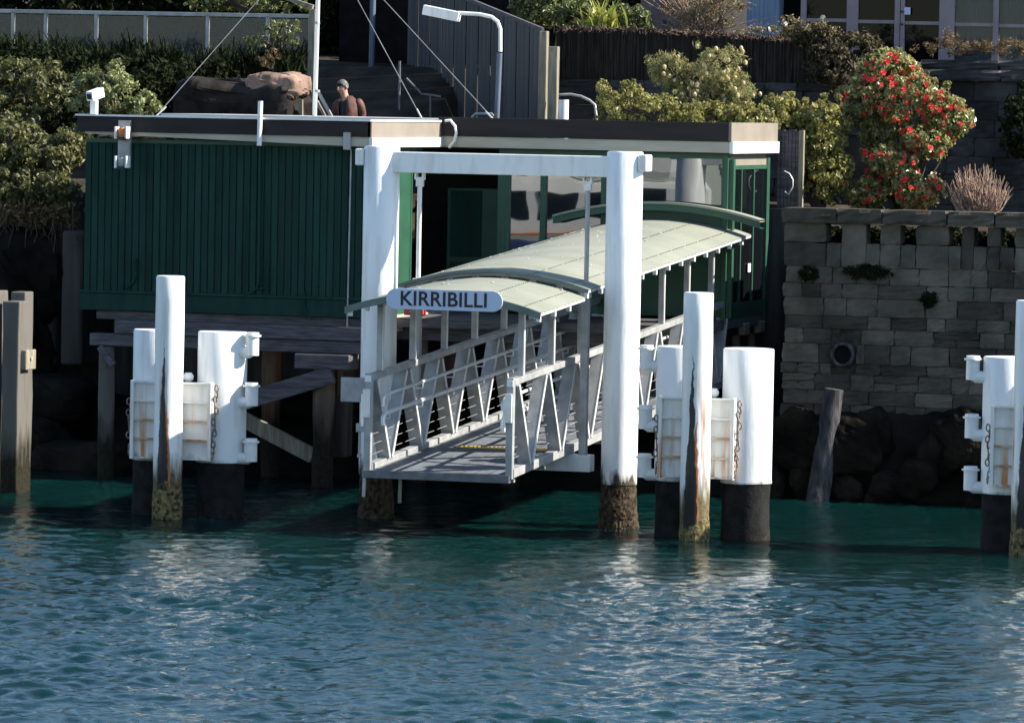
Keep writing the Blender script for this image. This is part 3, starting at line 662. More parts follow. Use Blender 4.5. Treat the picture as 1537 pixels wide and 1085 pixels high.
# ================================================================== GANGWAY
GL, GRT, GY0, BAY, NB = -1.2, .85, -2.88, 1.5, 8
def zg(y): return .0605*y
Z_BOT, Z_TOP, Z_EAVE = 1.115, 2.35, 3.36
gw = thing('gangway', 'grey aluminium truss gangway with a curved pale green roof sloping up to the wharf', 'gangway', (-.17, GY0, .9))
GY1 = GY0+BAY*NB-.15
for X, s in ((GL, -1), (GRT, 1)):
    MB().bar((X, GY0, Z_TOP+zg(GY0)), (X, GY1, Z_TOP+zg(GY1)), .11, .09).build('top_chord', 'alu', gw, .008)
    MB().bar((X, GY0, Z_BOT+zg(GY0)-.02), (X, GY1, Z_BOT+zg(GY1)-.02), .13, .12).build('bottom_chord', 'alu', gw, .008)
    for k in range(NB):
        ya, ym, yb = GY0+.06+k*BAY, GY0+(k+.5)*BAY, GY0-.06+(k+1)*BAY
        yb = min(yb, GY1-.05)
        zt_ = Z_TOP-.045; zb_ = Z_BOT+.04
        MB().bar((X, ya+.02, zt_+zg(ya)), (X, ym-.05, zb_+zg(ym)), .18, .05).build('diagonal', 'alu', gw, .004)
        MB().bar((X, yb-.02, zt_+zg(yb)), (X, ym+.05, zb_+zg(ym)), .18, .05).build('diagonal', 'alu', gw, .004)
        # bright metal strips paint in the sunlit east edges of the plates
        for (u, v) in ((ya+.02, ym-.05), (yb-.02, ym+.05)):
            MB().bar((X+.096, u, zt_+zg(u)), (X+.096, v, zb_+zg(v)), .010, .058).build('sunlit_edge', 'alu_bright', gw)
        for j in range(4):
            zz = .16+.14*j
            MB().tube((X-s*.03, ya, Z_BOT+zg(ya)+zz), (X-s*.03, yb, Z_BOT+zg(yb)+zz), .004, n=5, caps=False).build('kick_wire', 'alu', gw)
    for k in range(NB):
        y = GY0+.45+k*BAY
        xx = X
        MB().b2((xx-.04, y-.035, Z_TOP+zg(y)+.046), (xx+.04, y+.035, Z_EAVE+zg(y)+.03)).build('canopy_post', 'alu', gw, .005)
        MB().b2((xx+.042, y-.03, Z_TOP+zg(y)+.05), (xx+.05, y+.03, Z_EAVE+zg(y)+.02)).build('sunlit_edge', 'alu_bright', gw)  # post's sunlit east side put in as a bright strip
    # hand rails inside each truss
    hx = X-s*.16
    for hz, rr in ((-.26, .024), (-.52, .031)):
        q0, q1 = GY0+.25, GY1-.1
        MB().path([(hx, q0-.10, Z_TOP+hz+zg(q0)-.16), (hx, q0-.11, Z_TOP+hz+zg(q0)-.05), (hx, q0-.03, Z_TOP+hz+zg(q0)), (hx, q1, Z_TOP+hz+zg(q1))], rr, 10).build('hand_rail', 'alu_bright', gw)
        for k in range(NB):
            y = GY0+.45+k*BAY
            MB().path([(hx, y, Z_TOP+hz+zg(y)-rr), (hx, y, Z_TOP+hz+zg(y)-.09), (X-s*.05, y, Z_TOP+hz+zg(y)-.10)], .012, 6).build('rail_bracket', 'alu_bright', gw)
# deck plates and cross bearers
for k in range(NB):
    ya, yb = GY0+k*BAY+.004, min(GY0+(k+1)*BAY-.004, GY1)
    MB().bar((-.175, ya, Z_BOT+zg(ya)-.055), (-.175, yb, Z_BOT+zg(yb)-.055), GRT-GL-.15, .035).build('deck_plate', 'deck', gw)
    MB().bar((GL+.05, ya+.4, Z_BOT+zg(ya)-.13), (GRT-.05, ya+.4, Z_BOT+zg(ya)-.13), .07, .08, Vector((0, 1, 0))).build('bearer', 'alu', gw)
ya = GY0-.03
MB().b2((GL-.06, GY0-.10, Z_BOT+zg(ya)-.15), (GRT+.02, GY0-.005, Z_BOT+zg(ya)-.04)).build('end_plate', 'steel_dark', gw, .006)
yt = at(690, 676, Z=1.02).y
MB().bar((-.72, yt, Z_BOT+zg(yt)-.033), (.62, yt, Z_BOT+zg(yt)-.033), .26, .008, Vector((0, 1, 0))).build('tactile_strip', 'tactile', gw)
tm = MB()
for i in range(22):
    for j in range(4):
        tm.box((-.69+i*.06, yt-.10+j*.065, Z_BOT+zg(yt)-.024), (.03, .03, .012))
tag(tm.build('tactile_studs', 'tactile', gw), kind='stuff')
# near end posts with their fittings
for X, s in ((GL, -1), (GRT, 1)):
    MB().b2((X-.05, GY0-.06, Z_BOT+zg(GY0)-.10), (X+.05, GY0+.04, Z_TOP+zg(GY0)+.06)).build('end_post', 'alu', gw, .008)
    MB().b2((X-.065, GY0-.10, 1.62), (X+.04, GY0-.062, 2.02)).build('latch_box', 'alu_bright', gw, .008)
    MB().tube((X-.07, GY0-.08, 1.5), (X-.07, GY0-.08, 1.95), .022, n=8).build('latch_rod', 'alu_bright', gw)
    MB().b2((X-.045, GY0-.075, Z_TOP+zg(GY0)-.06), (X+.045, GY0-.062, Z_TOP+zg(GY0)+.03)).build('bolt_plate', 'white', gw, .004)
a = at(512, 566, Y=GY0-.02); b = at(553, 604, Y=GY0-.02)
MB().b2((a.x, GY0-.03, b.z), (b.x, GY0+.0, a.z)).build('side_plate', 'alu', gw, .006)
a = at(537, 635, Y=GY0); 
MB().box((a.x+.06, GY0, a.z-.06), (.14, .1, .12)).path([(a.x+.03, GY0, a.z-.1), (a.x+.03, GY0, a.z-.42)], .018, 8).box((a.x+.03, GY0, a.z-.45), (.05, .05, .05)).build('fender_roller', 'alu', gw, .004)
MB().tube((GL-.04, GY0-.02, .94), (GL-.05, GY0-.02, .52), .026, n=8).build('locating_pin', 'alu', gw)
MB().tube((GL+.47, GY0+.02, .85), (GL+.46, GY0+.02, .45), .026, n=8).build('locating_pin', 'timber_post', gw)
# curved roof: near section and far section
XC, HW = -.165, 1.41
def roof_section(y0, y1, lift, nsheet, rise=.24, bdz=.085):
    sc = MB()
    for k in range(nsheet):
        a = y0+(y1-y0)*k/nsheet; b = y0+(y1-y0)*(k+1)/nsheet-.002; ny = 24; nx = 28; V = []; F = []
        for side in (0, 1):
            for i in range(nx+1):
                x = XC-HW+2*HW*i/nx
                for j in range(ny+1):
                    y = a+(b-a)*j/ny; rib = .008*max(0, math.cos(2*math.pi*(y-y0)/.20))**4
                    V.append((x, y, Z_EAVE+zg(y)*1.05+lift+rise*(1-((x-XC)/HW)**2)+rib-(.006 if side else 0)))
        n1 = (nx+1)*(ny+1)
        for i in range(nx):
            for j in range(ny):
                p = i*(ny+1)+j; F.append((p, p+ny+1, p+ny+2, p+1)); F.append((p+n1, p+1+n1, p+ny+2+n1, p+ny+1+n1))
        for j in range(ny):
            for i in (0, nx):
                p = i*(ny+1)+j; F.append((p, p+1, p+1+n1, p+n1))
        for i in range(nx):
            for j in (0, ny):
                p = i*(ny+1)+j; F.append((p, p+ny+1, p+ny+1+n1, p+n1))
        mesh_np('roof_sheet', V, F, 'canopy', gw)
        nr = int((b-a)/.10)
        for x in (-1.0, .42, 1.0):
            for j in range(nr):
                y = a+.05+j*.10; zz = Z_EAVE+zg(y)*1.05+lift+rise*(1-((x-XC)/HW)**2)
                sc.box((x, y, zz+.010), (.014, .016, .008))
    tag(sc.build('roof_screws', 'gutter_brown', gw), kind='stuff')
    # front barge, eave angles, curved ribs
    for yb, m, t, dz, nm in ((y0-.02, 'canopy_trim', .03, bdz, 'barge_board'),):
        bm = MB()
        for i in range(28):
            xa = XC-HW+2*HW*i/28; xb = XC-HW+2*HW*(i+1)/28
            za, zb3 = [Z_EAVE+zg(yb)*1.05+lift+rise*(1-((x-XC)/HW)**2)-.004 for x in (xa, xb)]
            bm.add([(xa, yb-t, za-dz), (xb, yb-t, zb3-dz), (xb, yb-t, zb3+.012), (xa, yb-t, za+.012), (xa, yb, za-dz), (xb, yb, zb3-dz), (xb, yb, zb3+.012), (xa, yb, za+.012)],
                   [(0, 1, 2, 3), (7, 6, 5, 4), (0, 4, 5, 1), (2, 6, 7, 3)])
        bm.build(nm, m, gw)
    for s in (-1, 1):
        x = XC+s*(HW-.012); e0 = Z_EAVE+lift-.03
        MB().bar((x, y0, e0+zg(y0)*1.05), (x, y1, e0+zg(y1)*1.05), .02, .035).build('eave_angle', 'alu_bright', gw)
    k = 0; y = y0+.06
    while y < y1:
        rb = MB(); ptsr = []
        for i in range(15):
            x = XC-HW+.06+2*(HW-.06)*i/14; ptsr.append((x, y, Z_EAVE+zg(y)*1.05+lift+rise*(1-((x-XC)/HW)**2)-.06))
        rb.path(ptsr, .03, 6).build('roof_rib', 'alu', gw)
        for s in (-1, 1):
            x = XC+s*(HW-.05); MB().b2((x-.03, y-.03, Z_EAVE+zg(y)*1.05+lift-.13), (x+.03, y+.03, Z_EAVE+zg(y)*1.05+lift-.045)).build('rib_end', 'white', gw, .006)
        y += .75
roof_section(-2.85, -.62, -.04, 3)
roof_section(-.45, 9.05, .055, 12, .24, .03)
dr = MB(); gq = random.Random(9)
for i in range(70):
    y = gq.uniform(-2.6, 8.5); x = gq.uniform(XC-1.1, XC+1.2); lift = -.04 if y < -.62 else .055
    if -.65 < y < -.4: continue
    z = Z_EAVE+zg(y)*1.05+lift+.24*(1-((x-XC)/HW)**2)+.013; r = gq.uniform(.008, .024)
    dr.lathe((x, y, z), [(r, 0), (r*.7, .004)], 7, .2)
tag(dr.build('bird_droppings', 'flower_white', gw), kind='stuff')
# sign on the near roof edge
sg = thing('station_sign', 'pale blue rounded wharf name sign reading KIRRIBILLI on the gangway roof', 'sign', at(667, 450, Y=-2.93))
c = at(667, 450.5, Y=-2.93); sw_, sh_ = 1.68, .285; poly = []
for k in range(17): t = math.pi/2-math.pi*k/16; poly.append((c.x+sw_/2-sh_/2+math.cos(t)*sh_/2, c.z+math.sin(t)*sh_/2))
for k in range(17): t = -math.pi/2-math.pi*k/16; poly.append((c.x-sw_/2+sh_/2+math.cos(t)*sh_/2, c.z+math.sin(t)*sh_/2))
MB().extr(poly, 'y', -2.945, -2.92).build('sign_plate', 'sign_blue', sg, .004)
cu = bpy.data.curves.new('lettering', 'FONT'); cu.body = 'KIRRIBILLI'; cu.size = .27; cu.align_x = 'CENTER'; cu.align_y = 'CENTER'; cu.extrude = .002
cu.offset = .0045; cu.space_character = 1.03
to = bpy.data.objects.new('tmp_text', cu); COL.objects.link(to)
dg = bpy.context.evaluated_depsgraph_get(); me = bpy.data.meshes.new_from_object(to.evaluated_get(dg)); bpy.data.objects.remove(to)
me.materials.clear(); me.materials.append(MAT['black']); lt = bpy.data.objects.new('lettering', me); COL.objects.link(lt); lt.parent = sg
xs_ = [v.co.x for v in me.vertices]; wtxt = max(xs_)-min(xs_); f = 1.24/wtxt
lt.location = Vector((c.x-.005, -2.949, c.z))-wloc(sg); lt.rotation_euler = (math.pi/2, 0, 0); lt.scale = (f, f*1.0, 1)

# ================================================================== MOORING DOLPHINS, FENDER PILES
def chain_mesh(mb, p, q, sag=0):
    p = Vector(p); q = Vector(q); n = max(3, int((q-p).length/.075)); 
    for k in range(n):
        t = (k+.5)/n; c = p.lerp(q, t)+Vector((.02*math.sin(k*1.9), -.01, 0)); a = .5*math.pi*(k % 2)+.4
        pts = []
        for j in range(9):
            u = 2*math.pi*j/8; pts.append(c+Vector((.026*math.cos(u)*math.cos(a), .026*math.cos(u)*math.sin(a), .05*math.sin(u))))
        mb.path(pts, .011, 5, False)
    return mb
def dolphin(pxl, pxr, pxp, ptop, pny0, pny1, pnx0, pnx1, side, brz, label, plabel, py=560):
    YC = -.95; CR = .355
    xl = at(pxl, py+40, Y=YC).x; xr = at(pxr, py+40, Y=YC).x
    th = thing('mooring_dolphin', label, 'dolphin', ((xl+xr)/2, YC, 0), 'white mooring dolphins along the wharf front')
    for i, xx in enumerate((xl, xr)):
        pr = [(CR, .78), (CR, 1.6), (CR, 2.64), (CR-.012, 2.655)]
        sl_ = MB().lathe((xx, YC, 0), pr, 40).build('steel_sleeve', 'white_sleeve', th)
        MB().lathe((xx, YC, 0), [(CR-.02, -1.2), (CR-.015, .1), (CR-.02, .5), (CR-.012, .79)], 28, .02).build('concrete_pile', 'pile_concrete', th)
        growth_sleeve(xx, YC, CR-.018, -.6, .30, int(pxl)+i, 'growth_dark', th, .01, .010)
        MB().lathe((xx, YC, 0), [(CR+.006, .785), (CR+.006, .81)], 40).build('sleeve_rim', 'white_sleeve', sl_)
        if (i == 1) == (side > 0):
            for zz in brz:
                ox = xx+side*(CR+.13); oy = YC-.10
                bp = MB().path([(xx+side*(CR-.05), oy, zz-.13), (ox-side*.05, oy, zz-.13), (ox, oy, zz-.10), (ox, oy, zz-.06)], .085, 14)
                b_ = bp.build('pipe_elbow', 'white', th)
                MB().tube((ox, oy, zz-.17), (ox, oy, zz+.16), .095, n=18).build('guide_tube', 'white', th)
                MB().tube((ox, oy, zz+.10), (ox, oy, zz+.125), .125, n=18).build('collar', 'white', th)
    # fender panel across the two cylinders
    yp = YC-CR-.05; a = at(pnx0, pny0, Y=yp); b = at(pnx1, pny1, Y=yp)
    za, zb_ = a.z, b.z
    pn = MB().b2((a.x, yp-.02, zb_), (b.x, yp+.03, za)).build('fender_panel', 'white_panel', th)
    for xx in (a.x+.02, b.x-.02): MB().b2((xx-.025, yp-.10, zb_-.02), (xx+.025, yp+.033, za+.02)).build('panel_flange', 'white_panel', pn, .004)
    nrow = 5
    for k in range(nrow):
        zz = zb_+(za-zb_)*k/(nrow-1)
        MB().b2((a.x+.045, yp-.085, zz-.012), (b.x-.045, yp-.022, zz+.012)).build('panel_rib', 'rust' if 0 < k < 3 else 'white_panel', pn)
    MB().lathe(((a.x+b.x)/2+.18, yp+.14, za+.06), [(.03, -.05), (.07, -.02), (.08, .03), (.05, .08)], 12).build('shackle', 'white', th)
    chain_mesh(MB(), (b.x+.07, yp-.03, za-.02), (b.x+.02, yp-.03, zb_+.02)).build('chain', 'chain', th)
    chain_mesh(MB(), (a.x-.05, yp-.03, za-.25), (a.x-.02, yp-.03, zb_+.03)).build('chain', 'chain', th)
    # timber fender pile in front
    yq = yp-.34; xt = at(pxp, ptop, Y=yq); 
    o = pr = []
    rr = .205
    for k in range(14):
        t = k/13; z = -1.2+(xt.z+1.2)*t; pr.append((rr*(1.0+.02*math.sin(k*1.3)), z))
    pr[-1] = (rr-.012, xt.z); pr.insert(-1, (rr, xt.z-.02))
    fp = MB().lathe((xt.x, yq, 0), pr, 28, .008).build('fender_pile', 'white_pile', None, loc=(xt.x, yq, 0))
    tag(fp, plabel, 'pile', 'white fender piles')
    growth_sleeve(xt.x, yq, rr, -.6, .72, int(pxp), 'growth_barnacle', fp, .008, .011)
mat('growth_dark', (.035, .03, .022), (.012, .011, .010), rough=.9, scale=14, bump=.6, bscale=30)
mat('growth_barnacle', (.24, .19, .085), (.03, .024, .016), rough=.9, scale=16, bump=.6, bscale=30)  # whitish yellow barnacle colour of the fender piles
dolphin(236, 333, 256, 414, 572, 690, 200, 318, 1, (2.50, 1.78, .98), 'two white steel piles with a fender panel, left of the gangway', 'tall white stained fender pile left of the gangway, before the green shed')
dolphin(1022, 1122, 1049, 439, 596, 718, 992, 1102, -1, (2.50, 1.66, .98), 'two white steel piles with a fender panel, just right of the gantry', 'tall white fender pile with rust streak just right of the gantry', 580)
dolphin(1513, 1613, 1548, 451, 610, 732, 1490, 1602, -1, (2.50, 1.70, .98), 'white steel piles and fender panel cut off by the right picture edge', 'white fender pile at the right picture edge before the stone wall', 590)

# old timber piles at the left edge
def rough_timber(name, x0, x1, y0, y1, z1, m, label, bevel=.02):
    mb = MB(); n = 8; V = []; F = []
    for k in range(n+1):
        z = -1.2+(z1+1.2)*k/n; j = lambda: random.uniform(-.012, .012)
        V += [(x0+j(), y0+j(), z), (x1+j(), y0+j(), z), (x1+j(), y1+j(), z), (x0+j(), y1+j(), z)]
    for k in range(n):
        for q in range(4): a = k*4+q; b = k*4+(q+1) % 4; F.append((a, b, b+4, a+4))
    F += [(0, 3, 2, 1), tuple(n*4+q for q in range(4))]
    o = mb.add(V, F).build(name, m, None, bevel, loc=((x0+x1)/2, (y0+y1)/2, 0)); return tag(o, label, 'pile')
TY = 1.4
a = at(4, 452, Y=TY); b = at(29, 452, Y=TY)
rough_timber('timber_pile', a.x, b.x, TY, TY+.42, a.z, 'timber_pile', 'square weathered timber pile at the left edge, nearest and shorter of two')
a = at(27, 438, Y=TY+.5); b = at(40, 438, Y=TY+.5)
o = rough_timber('timber_pile', a.x-.1, b.x+.0, TY+.46, TY+.80, a.z, 'timber_pile', 'taller weathered timber pile behind, carrying a short bolted block, left edge')
blk = at(50, 540, Y=TY+.3)
MB().b2((b.x-.05, TY+.10, blk.z-.15), (b.x+.17, TY+.5, blk.z+.15)).build('timber_block', 'timber_post', o, .015)
MB().tube((b.x+.17, TY+.28, blk.z+.02), (b.x+.19, TY+.28, blk.z+.02), .03, n=8).build('bolt', 'alu', o)
rough_timber('timber_pile', a.x-.75, a.x-.35, TY+.6, TY+1.0, a.z, 'timber_pile', 'dark timber pile cut off by the left picture edge')
# leaning pile stump before the wall
LPY = 6.6; t = at(1252, 584, Y=LPY); bt = at(1232, 720, Y=LPY)
lp = MB().path([Vector((bt.x-.05, LPY-.5, -.8)), bt, (bt+t)/2, t], [.19, .18, .165, .15], 14).build('leaning_pile', 'old_pile', None, loc=(bt.x, LPY, 0))
tag(lp, 'old grey leaning timber pile stump against the dark rocks below the stone wall', 'pile')

# ================================================================== BACKGROUND HELPERS
def rock(name, c, rad, seed, m, parent=None, amp=.22, n=26, s=2.2, pw=.72):
    u = np.linspace(0, np.pi, n); v = np.linspace(0, 2*np.pi, 2*n, endpoint=False); U, W = np.meshgrid(u, v, indexing='ij')
    D = np.stack([np.sin(U)*np.cos(W), np.sin(U)*np.sin(W), np.cos(U)], -1).reshape(-1, 3)
    D = np.sign(D)*np.abs(D)**pw
    P = D*np.array(rad); k = 1+amp*vnoise(P+seed*3.1, s, seed, 4)+.12*np.round(vnoise(P*1.1+9, s*1.3, seed+2, 2)*2)/2
    P = P*k[:, None]+np.array(c); F = []
    for i in range(n-1):
        for j in range(2*n): a = i*2*n+j; b = i*2*n+(j+1) % (2*n); F.append((a, b, b+2*n, a+2*n))
    return mesh_np(name, P, F, m, parent, smooth=False)
def leaf_cloud(name, P, Nrm, size, asp, m, parent, seed=0, jitter=.9):
    g = np.random.default_rng(seed); n = len(P)
    d = Nrm+g.normal(size=(n, 3))*jitter; d /= np.linalg.norm(d, axis=1)[:, None]+1e-9       # leaf normal
    t = g.normal(size=(n, 3)); t -= d*(t*d).sum(1)[:, None]; t /= np.linalg.norm(t, axis=1)[:, None]+1e-9
    b = np.cross(d, t); L = size*np.clip(g.lognormal(0, .35, n), .4, 1.9)[:, None]; Wd = L*asp
    V = np.stack([P-t*L*.5, P-b*Wd*.5+d*Wd*.18, P+t*L*.5, P+b*Wd*.5+d*Wd*.18], 1).reshape(-1, 3)
    a = np.arange(n)*4; F = np.concatenate([np.stack([a, a+1, a+2], 1), np.stack([a, a+2, a+3], 1)])
    return mesh_np(name, V, F, m, parent)
def clumps(blobs, nc, nl, cr, seed, shell=(.6, 1.02), up=.35):
    """points and outward normals for leaf clumps spread through ellipsoids"""
    g = np.random.default_rng(seed); Ps = []; Ns = []; vol = np.array([np.prod(b[1])**(2/3) for b in blobs]); vol = vol/vol.sum()
    for (c, r), wgt in zip(blobs, vol):
        k = max(3, int(nc*wgt)); D = g.normal(size=(k, 3)); D /= np.linalg.norm(D, axis=1)[:, None]
        C = np.array(c)+D*np.array(r)*g.uniform(*shell, k)[:, None]
        for q, dd in zip(C, D):
            m = int(nl*g.uniform(.5, 1.4)); e = g.normal(size=(m, 3)); e /= np.linalg.norm(e, axis=1)[:, None]
            rr = cr*g.uniform(.45, 1.35)
            if g.random() < .13: q = q+(q-np.array(c))*g.uniform(.12, .38); rr *= .6
            Ps.append(q+e*rr*g.uniform(.35, 1, m)[:, None]*np.array([1, 1, .85])); Ns.append(e*.6+dd*.5+np.array([0, 0, up]))
    return np.concatenate(Ps), np.concatenate(Ns)
def branches(mb, base, tips, r0, seed, wig=.06):
    g = random.Random(seed); base = Vector(base)
    for t in tips:
        t = Vector(t); n = 5; pts = [base.lerp(t, k/n)+Vector((g.uniform(-wig, wig), g.uniform(-wig, wig), g.uniform(-wig, wig)*.4))*(0 if k in (0,) else 1) for k in range(n+1)]
        mb.path(pts, [r0*(1-.8*k/n) for k in range(n+1)], 6, False)
    return mb
def shrub(name, label, cat, base, blobs, nc, nl, cr, size, asp, m, seed, group=None, shell=(.6, 1.02), ntip=9, r0=.045, up=.35):
    th = thing(name, label, cat, base, group); P, N = clumps(blobs, nc, nl, cr, seed, shell, up)
    leaf_cloud('foliage', P, N, size, asp, m, th, seed)
    g = random.Random(seed); tips = []
    for k in range(ntip):
        c, r = blobs[k % len(blobs)]; tips.append((c[0]+g.uniform(-.6, .6)*r[0], c[1]+g.uniform(-.6, .6)*r[1], c[2]+g.uniform(-.2, .7)*r[2]))
    branches(MB(), base, tips, r0, seed).build('trunk', 'bark', th)
    return th, P, N
def A(px, py, Y): return at(px, py, Y=Y)
def blob(px, py, Y, w, h, d):
    """ellipsoid seen around a pixel, sizes in metres (radii)"""
    p = A(px, py, Y); return ((p.x, p.y, p.z), (w, d, h))

# ================================================================== RETAINING WALL, ROCKS, STAIR
rw = thing('retaining_wall', 'streaked grey concrete retaining wall left of the green shed', 'wall', (-12, 9.9, 0))
MB().b2((-30, 9.72, -.5), (-5.0, 10.4, 4.38)).build('wall_face', 'concrete', rw)
MB().b2((-5.2, 11.68, -.5), (2.45, 12.1, 4.36)).build('back_face', 'concrete', rw)
xw = A(52, 450, 8.4).x; xw2 = A(128, 450, 8.4).x
for k, (pa, pb) in enumerate(((46, 66), (67, 92), (93, 135))):
    a = A(pa, 400, 8.6-.1*k); b = A(pb, 400, 8.6)
    MB().b2((a.x, 8.6-.12*k, A(60, 545, 8.6).z), (b.x-.02, 9.7, A(60, 372, 8.6).z+.15*k)).build('buttress', 'concrete', rw, .05)
for i, (px, py, Y, r) in enumerate(((40, 420, 9.0, (1.0, .8, .9)), (-40, 480, 8.4, (1.2, .9, 1.2)), (60, 600, 7.6, (.9, .7, .42)), (120, 690, 6.9, (.8, .6, .3)), (20, 660, 7.2, (.9, .6, .4)), (-90, 600, 7.2, (1.2, .8, .8)))):
    c = A(px, py, Y); o = rock('boulder', (0, 0, 0), r, 20+i, 'rock'); o.location = c
    tag(o, ['dark boulder under the hanging dead vines, left of the shed', 'large dark boulder behind the old timber piles', 'low dark boulder between the timber piles and the shed posts',
            'small wet boulder at the waterline beside the shed posts', 'dark waterline boulder just right of the old timber piles', 'dark boulder beyond the left picture edge'][i], 'boulder', 'boulders along the shore')
shelf = bpy.data.objects['rock_shelf']; gq = random.Random(21)
for i in range(26):
    x_ = 2.1+i*.27; o = rock('shore_rock', (0, 0, 0), (gq.uniform(.28, .6), gq.uniform(.18, .3), gq.uniform(.18, .42)), 60+i, 'rock', amp=.34, n=24, s=5.0); o.parent = shelf
    o.location = (x_, 7.0-gq.uniform(-.05, .25), gq.uniform(.0, 1.1)); o.rotation_euler = (gq.uniform(-.3, .3), gq.uniform(-.4, .4), gq.uniform(-.5, .5))
# sandstone outcrop with sunlit top boulder
o = rock('rock_outcrop', (0, 0, 0), (1.1, .9, .52), 41, 'rock_ledge', amp=.10, n=56, s=3.0, pw=.34); o.location = A(365, 168, 14.0)
tag(o, 'shaded grey rock ledge above the shed roof, under the sunlit boulder', 'rock')
o = rock('sandstone_boulder', (0, 0, 0), (.50, .40, .21), 44, 'sandstone', amp=.13, n=60, s=5.0, pw=.42); o.location = A(417, 128, 13.6)
tag(o, 'sunlit brown sandstone boulder on the ledge, left of the white mast', 'rock')
th, P, N = shrub('rock_plant', 'small reddish plant growing on top of the sandstone boulder', 'plant', A(405, 104, 13.6), [blob(400, 90, 13.6, .16, .14, .12), blob(414, 78, 13.6, .1, .1, .1)], 16, 14, .07, .055, .4, 'leaf_dry', 50, ntip=5, r0=.012)
stp = thing('stone_steps', 'dark stone steps climbing behind the standing person', 'steps', A(530, 190, 15.5))
xa, xb = A(480, 150, 15).x, A(640, 150, 15).x
for k in range(13):
    y = 15.2+k*.42; MB().b2((xa-.02*k-.6, y, 3.9), (xb-.25-.10*k, y+.47, 4.62+.17*k)).build('step', 'steps_stone' if 'steps_stone' in MAT else 'mortar', stp, .01)
MB().b2((xa-1.6, 20.8, 4.5), (xb+.6, 21.1, 9.0)).build('back_wall', 'steps_stone', stp)
# leaning stair stringers next to the mast
sr = thing('stair_rail', 'pale sloping stair rails at the foot of the white mast', 'handrail', A(490, 180, 12.5))
MB().bar(A(477, 137, 12.6), A(503, 186, 12.6), .05, .05).build('rail', 'alu', sr); MB().bar(A(476, 152, 12.5), A(494, 186, 12.5), .05, .10).build('rail', 'timber_post', sr)
MB().bar(A(452, 150, 13.2), A(452, 190, 13.2), .06, .06).build('post', 'timber_post', sr)
hr = thing('path_handrail', 'dull grey tubular handrail beside the dark steps', 'handrail', A(646, 180, 14.5))
for pts in ([(610, 118), (633, 142), (646, 143), (662, 146)], [(646, 143), (646, 186)], [(600, 92), (599, 165)]):
    MB().path([A(x, y, 14.6) for x, y in pts], .022, 8).build('rail_tube', 'steel_dark', hr)
h2 = thing('loop_rail', 'small bent pipe rail behind the roof edge left of the lamp post', 'handrail', A(725, 184, 13.2))
MB().path([A(x, y, 13.2) for x, y in ((709, 190), (709, 175), (714, 171), (738, 171), (744, 178))], .022, 8).build('rail_tube', 'alu', h2)

# corrugated metal fence climbing beside the steps
cf = thing('corrugated_fence', 'dark blue grey corrugated metal fence stepping up beside the stairs', 'fence', A(810, 184, 13.6))
p0 = A(812, 190, 13.7); p1 = A(600, 190, 21.0); dx = Vector((p1.x-p0.x, p1.y-p0.y, 0)); Lf = dx.length; dx.normalize(); nf = Vector((-dx.y, dx.x, 0))
zt0 = A(812, 48, 13.7).z; ztm = A(740, 17, 13.7+.34*7.3).z; slope_z = (ztm-zt0)/(Lf*.34)
ns = int(Lf/.76)
for k in range(ns):
    V = []; F = []; m = 48
    for i in range(m+1):
        s_ = k*.76+.75*i/m; off = .045*math.sin(2*math.pi*s_/.253)
        p = p0+dx*s_+nf*off; V += [(p.x, p.y, 4.3), (p.x, p.y, zt0+slope_z*s_)]
    for i in range(m): F.append((2*i, 2*i+2, 2*i+3, 2*i+1))
    mesh_np('fence_sheet', V, F, 'fence_metal', cf, smooth=True)
MB().bar((p0.x, p0.y, zt0+.03), tuple(Vector((p0.x, p0.y, zt0+.03))+dx*Lf+Vector((0, 0, slope_z*Lf))), .07, .05, Vector((0, 0, 1))).build('capping', 'timber_grey', cf)
for px0, px1, pt, Y in ((809, 821, 47, 13.55), (823, 837, 70, 13.4)):
    a = A(px0, pt, Y); b = A(px1, pt, Y); MB().b2((a.x, Y, 4.3), (b.x, Y+.14, a.z)).build('fence_post', 'timber_post', cf, .012)
bo = A(846, 150, 13.0); o = MB().tube((bo.x, 13, 4.3), (bo.x, 13, bo.z), .088, n=18).build('bollard', 'white', None, .01, loc=(bo.x, 13, 4.3)); tag(o, 'short white pipe bollard beside the fence end posts', 'bollard')
o = MB().path([A(x, y, 13.6) for x, y in ((837, 143), (856, 142), (872, 145), (885, 151), (893, 158), (897, 190))], .024, 8).build('curved_rail', 'alu', None, loc=A(860, 150, 13.6)); tag(o, 'curved grey pipe rail right of the fence posts', 'handrail')

# lamp post with long white luminaire
lm = thing('street_lamp', 'tall grey lamp post with a long white box luminaire on a bent arm', 'lamp', (A(748, 184, 13.0).x, 13.0, 4.4))
LY = 13.0; arm = [A(x, y, LY) for x, y in ((688, 20), (720, 22), (738, 26), (747, 33), (751, 44), (751, 78))]
pb = A(745, 190, LY); MB().path([(pb.x, LY, 4.4), pb, A(750, 80, LY)], .048, 12).build('post', 'pole_blue', lm); MB().path(arm, .033, 12).build('arm', 'white', lm)  # shadow on the lower post is put into its dark blue colour
a = A(636, 15, LY); b = A(690, 26, LY); MB().bar(a, b, .15, .17, Vector((0, 1, 0))).build('luminaire', 'white', lm, .015)
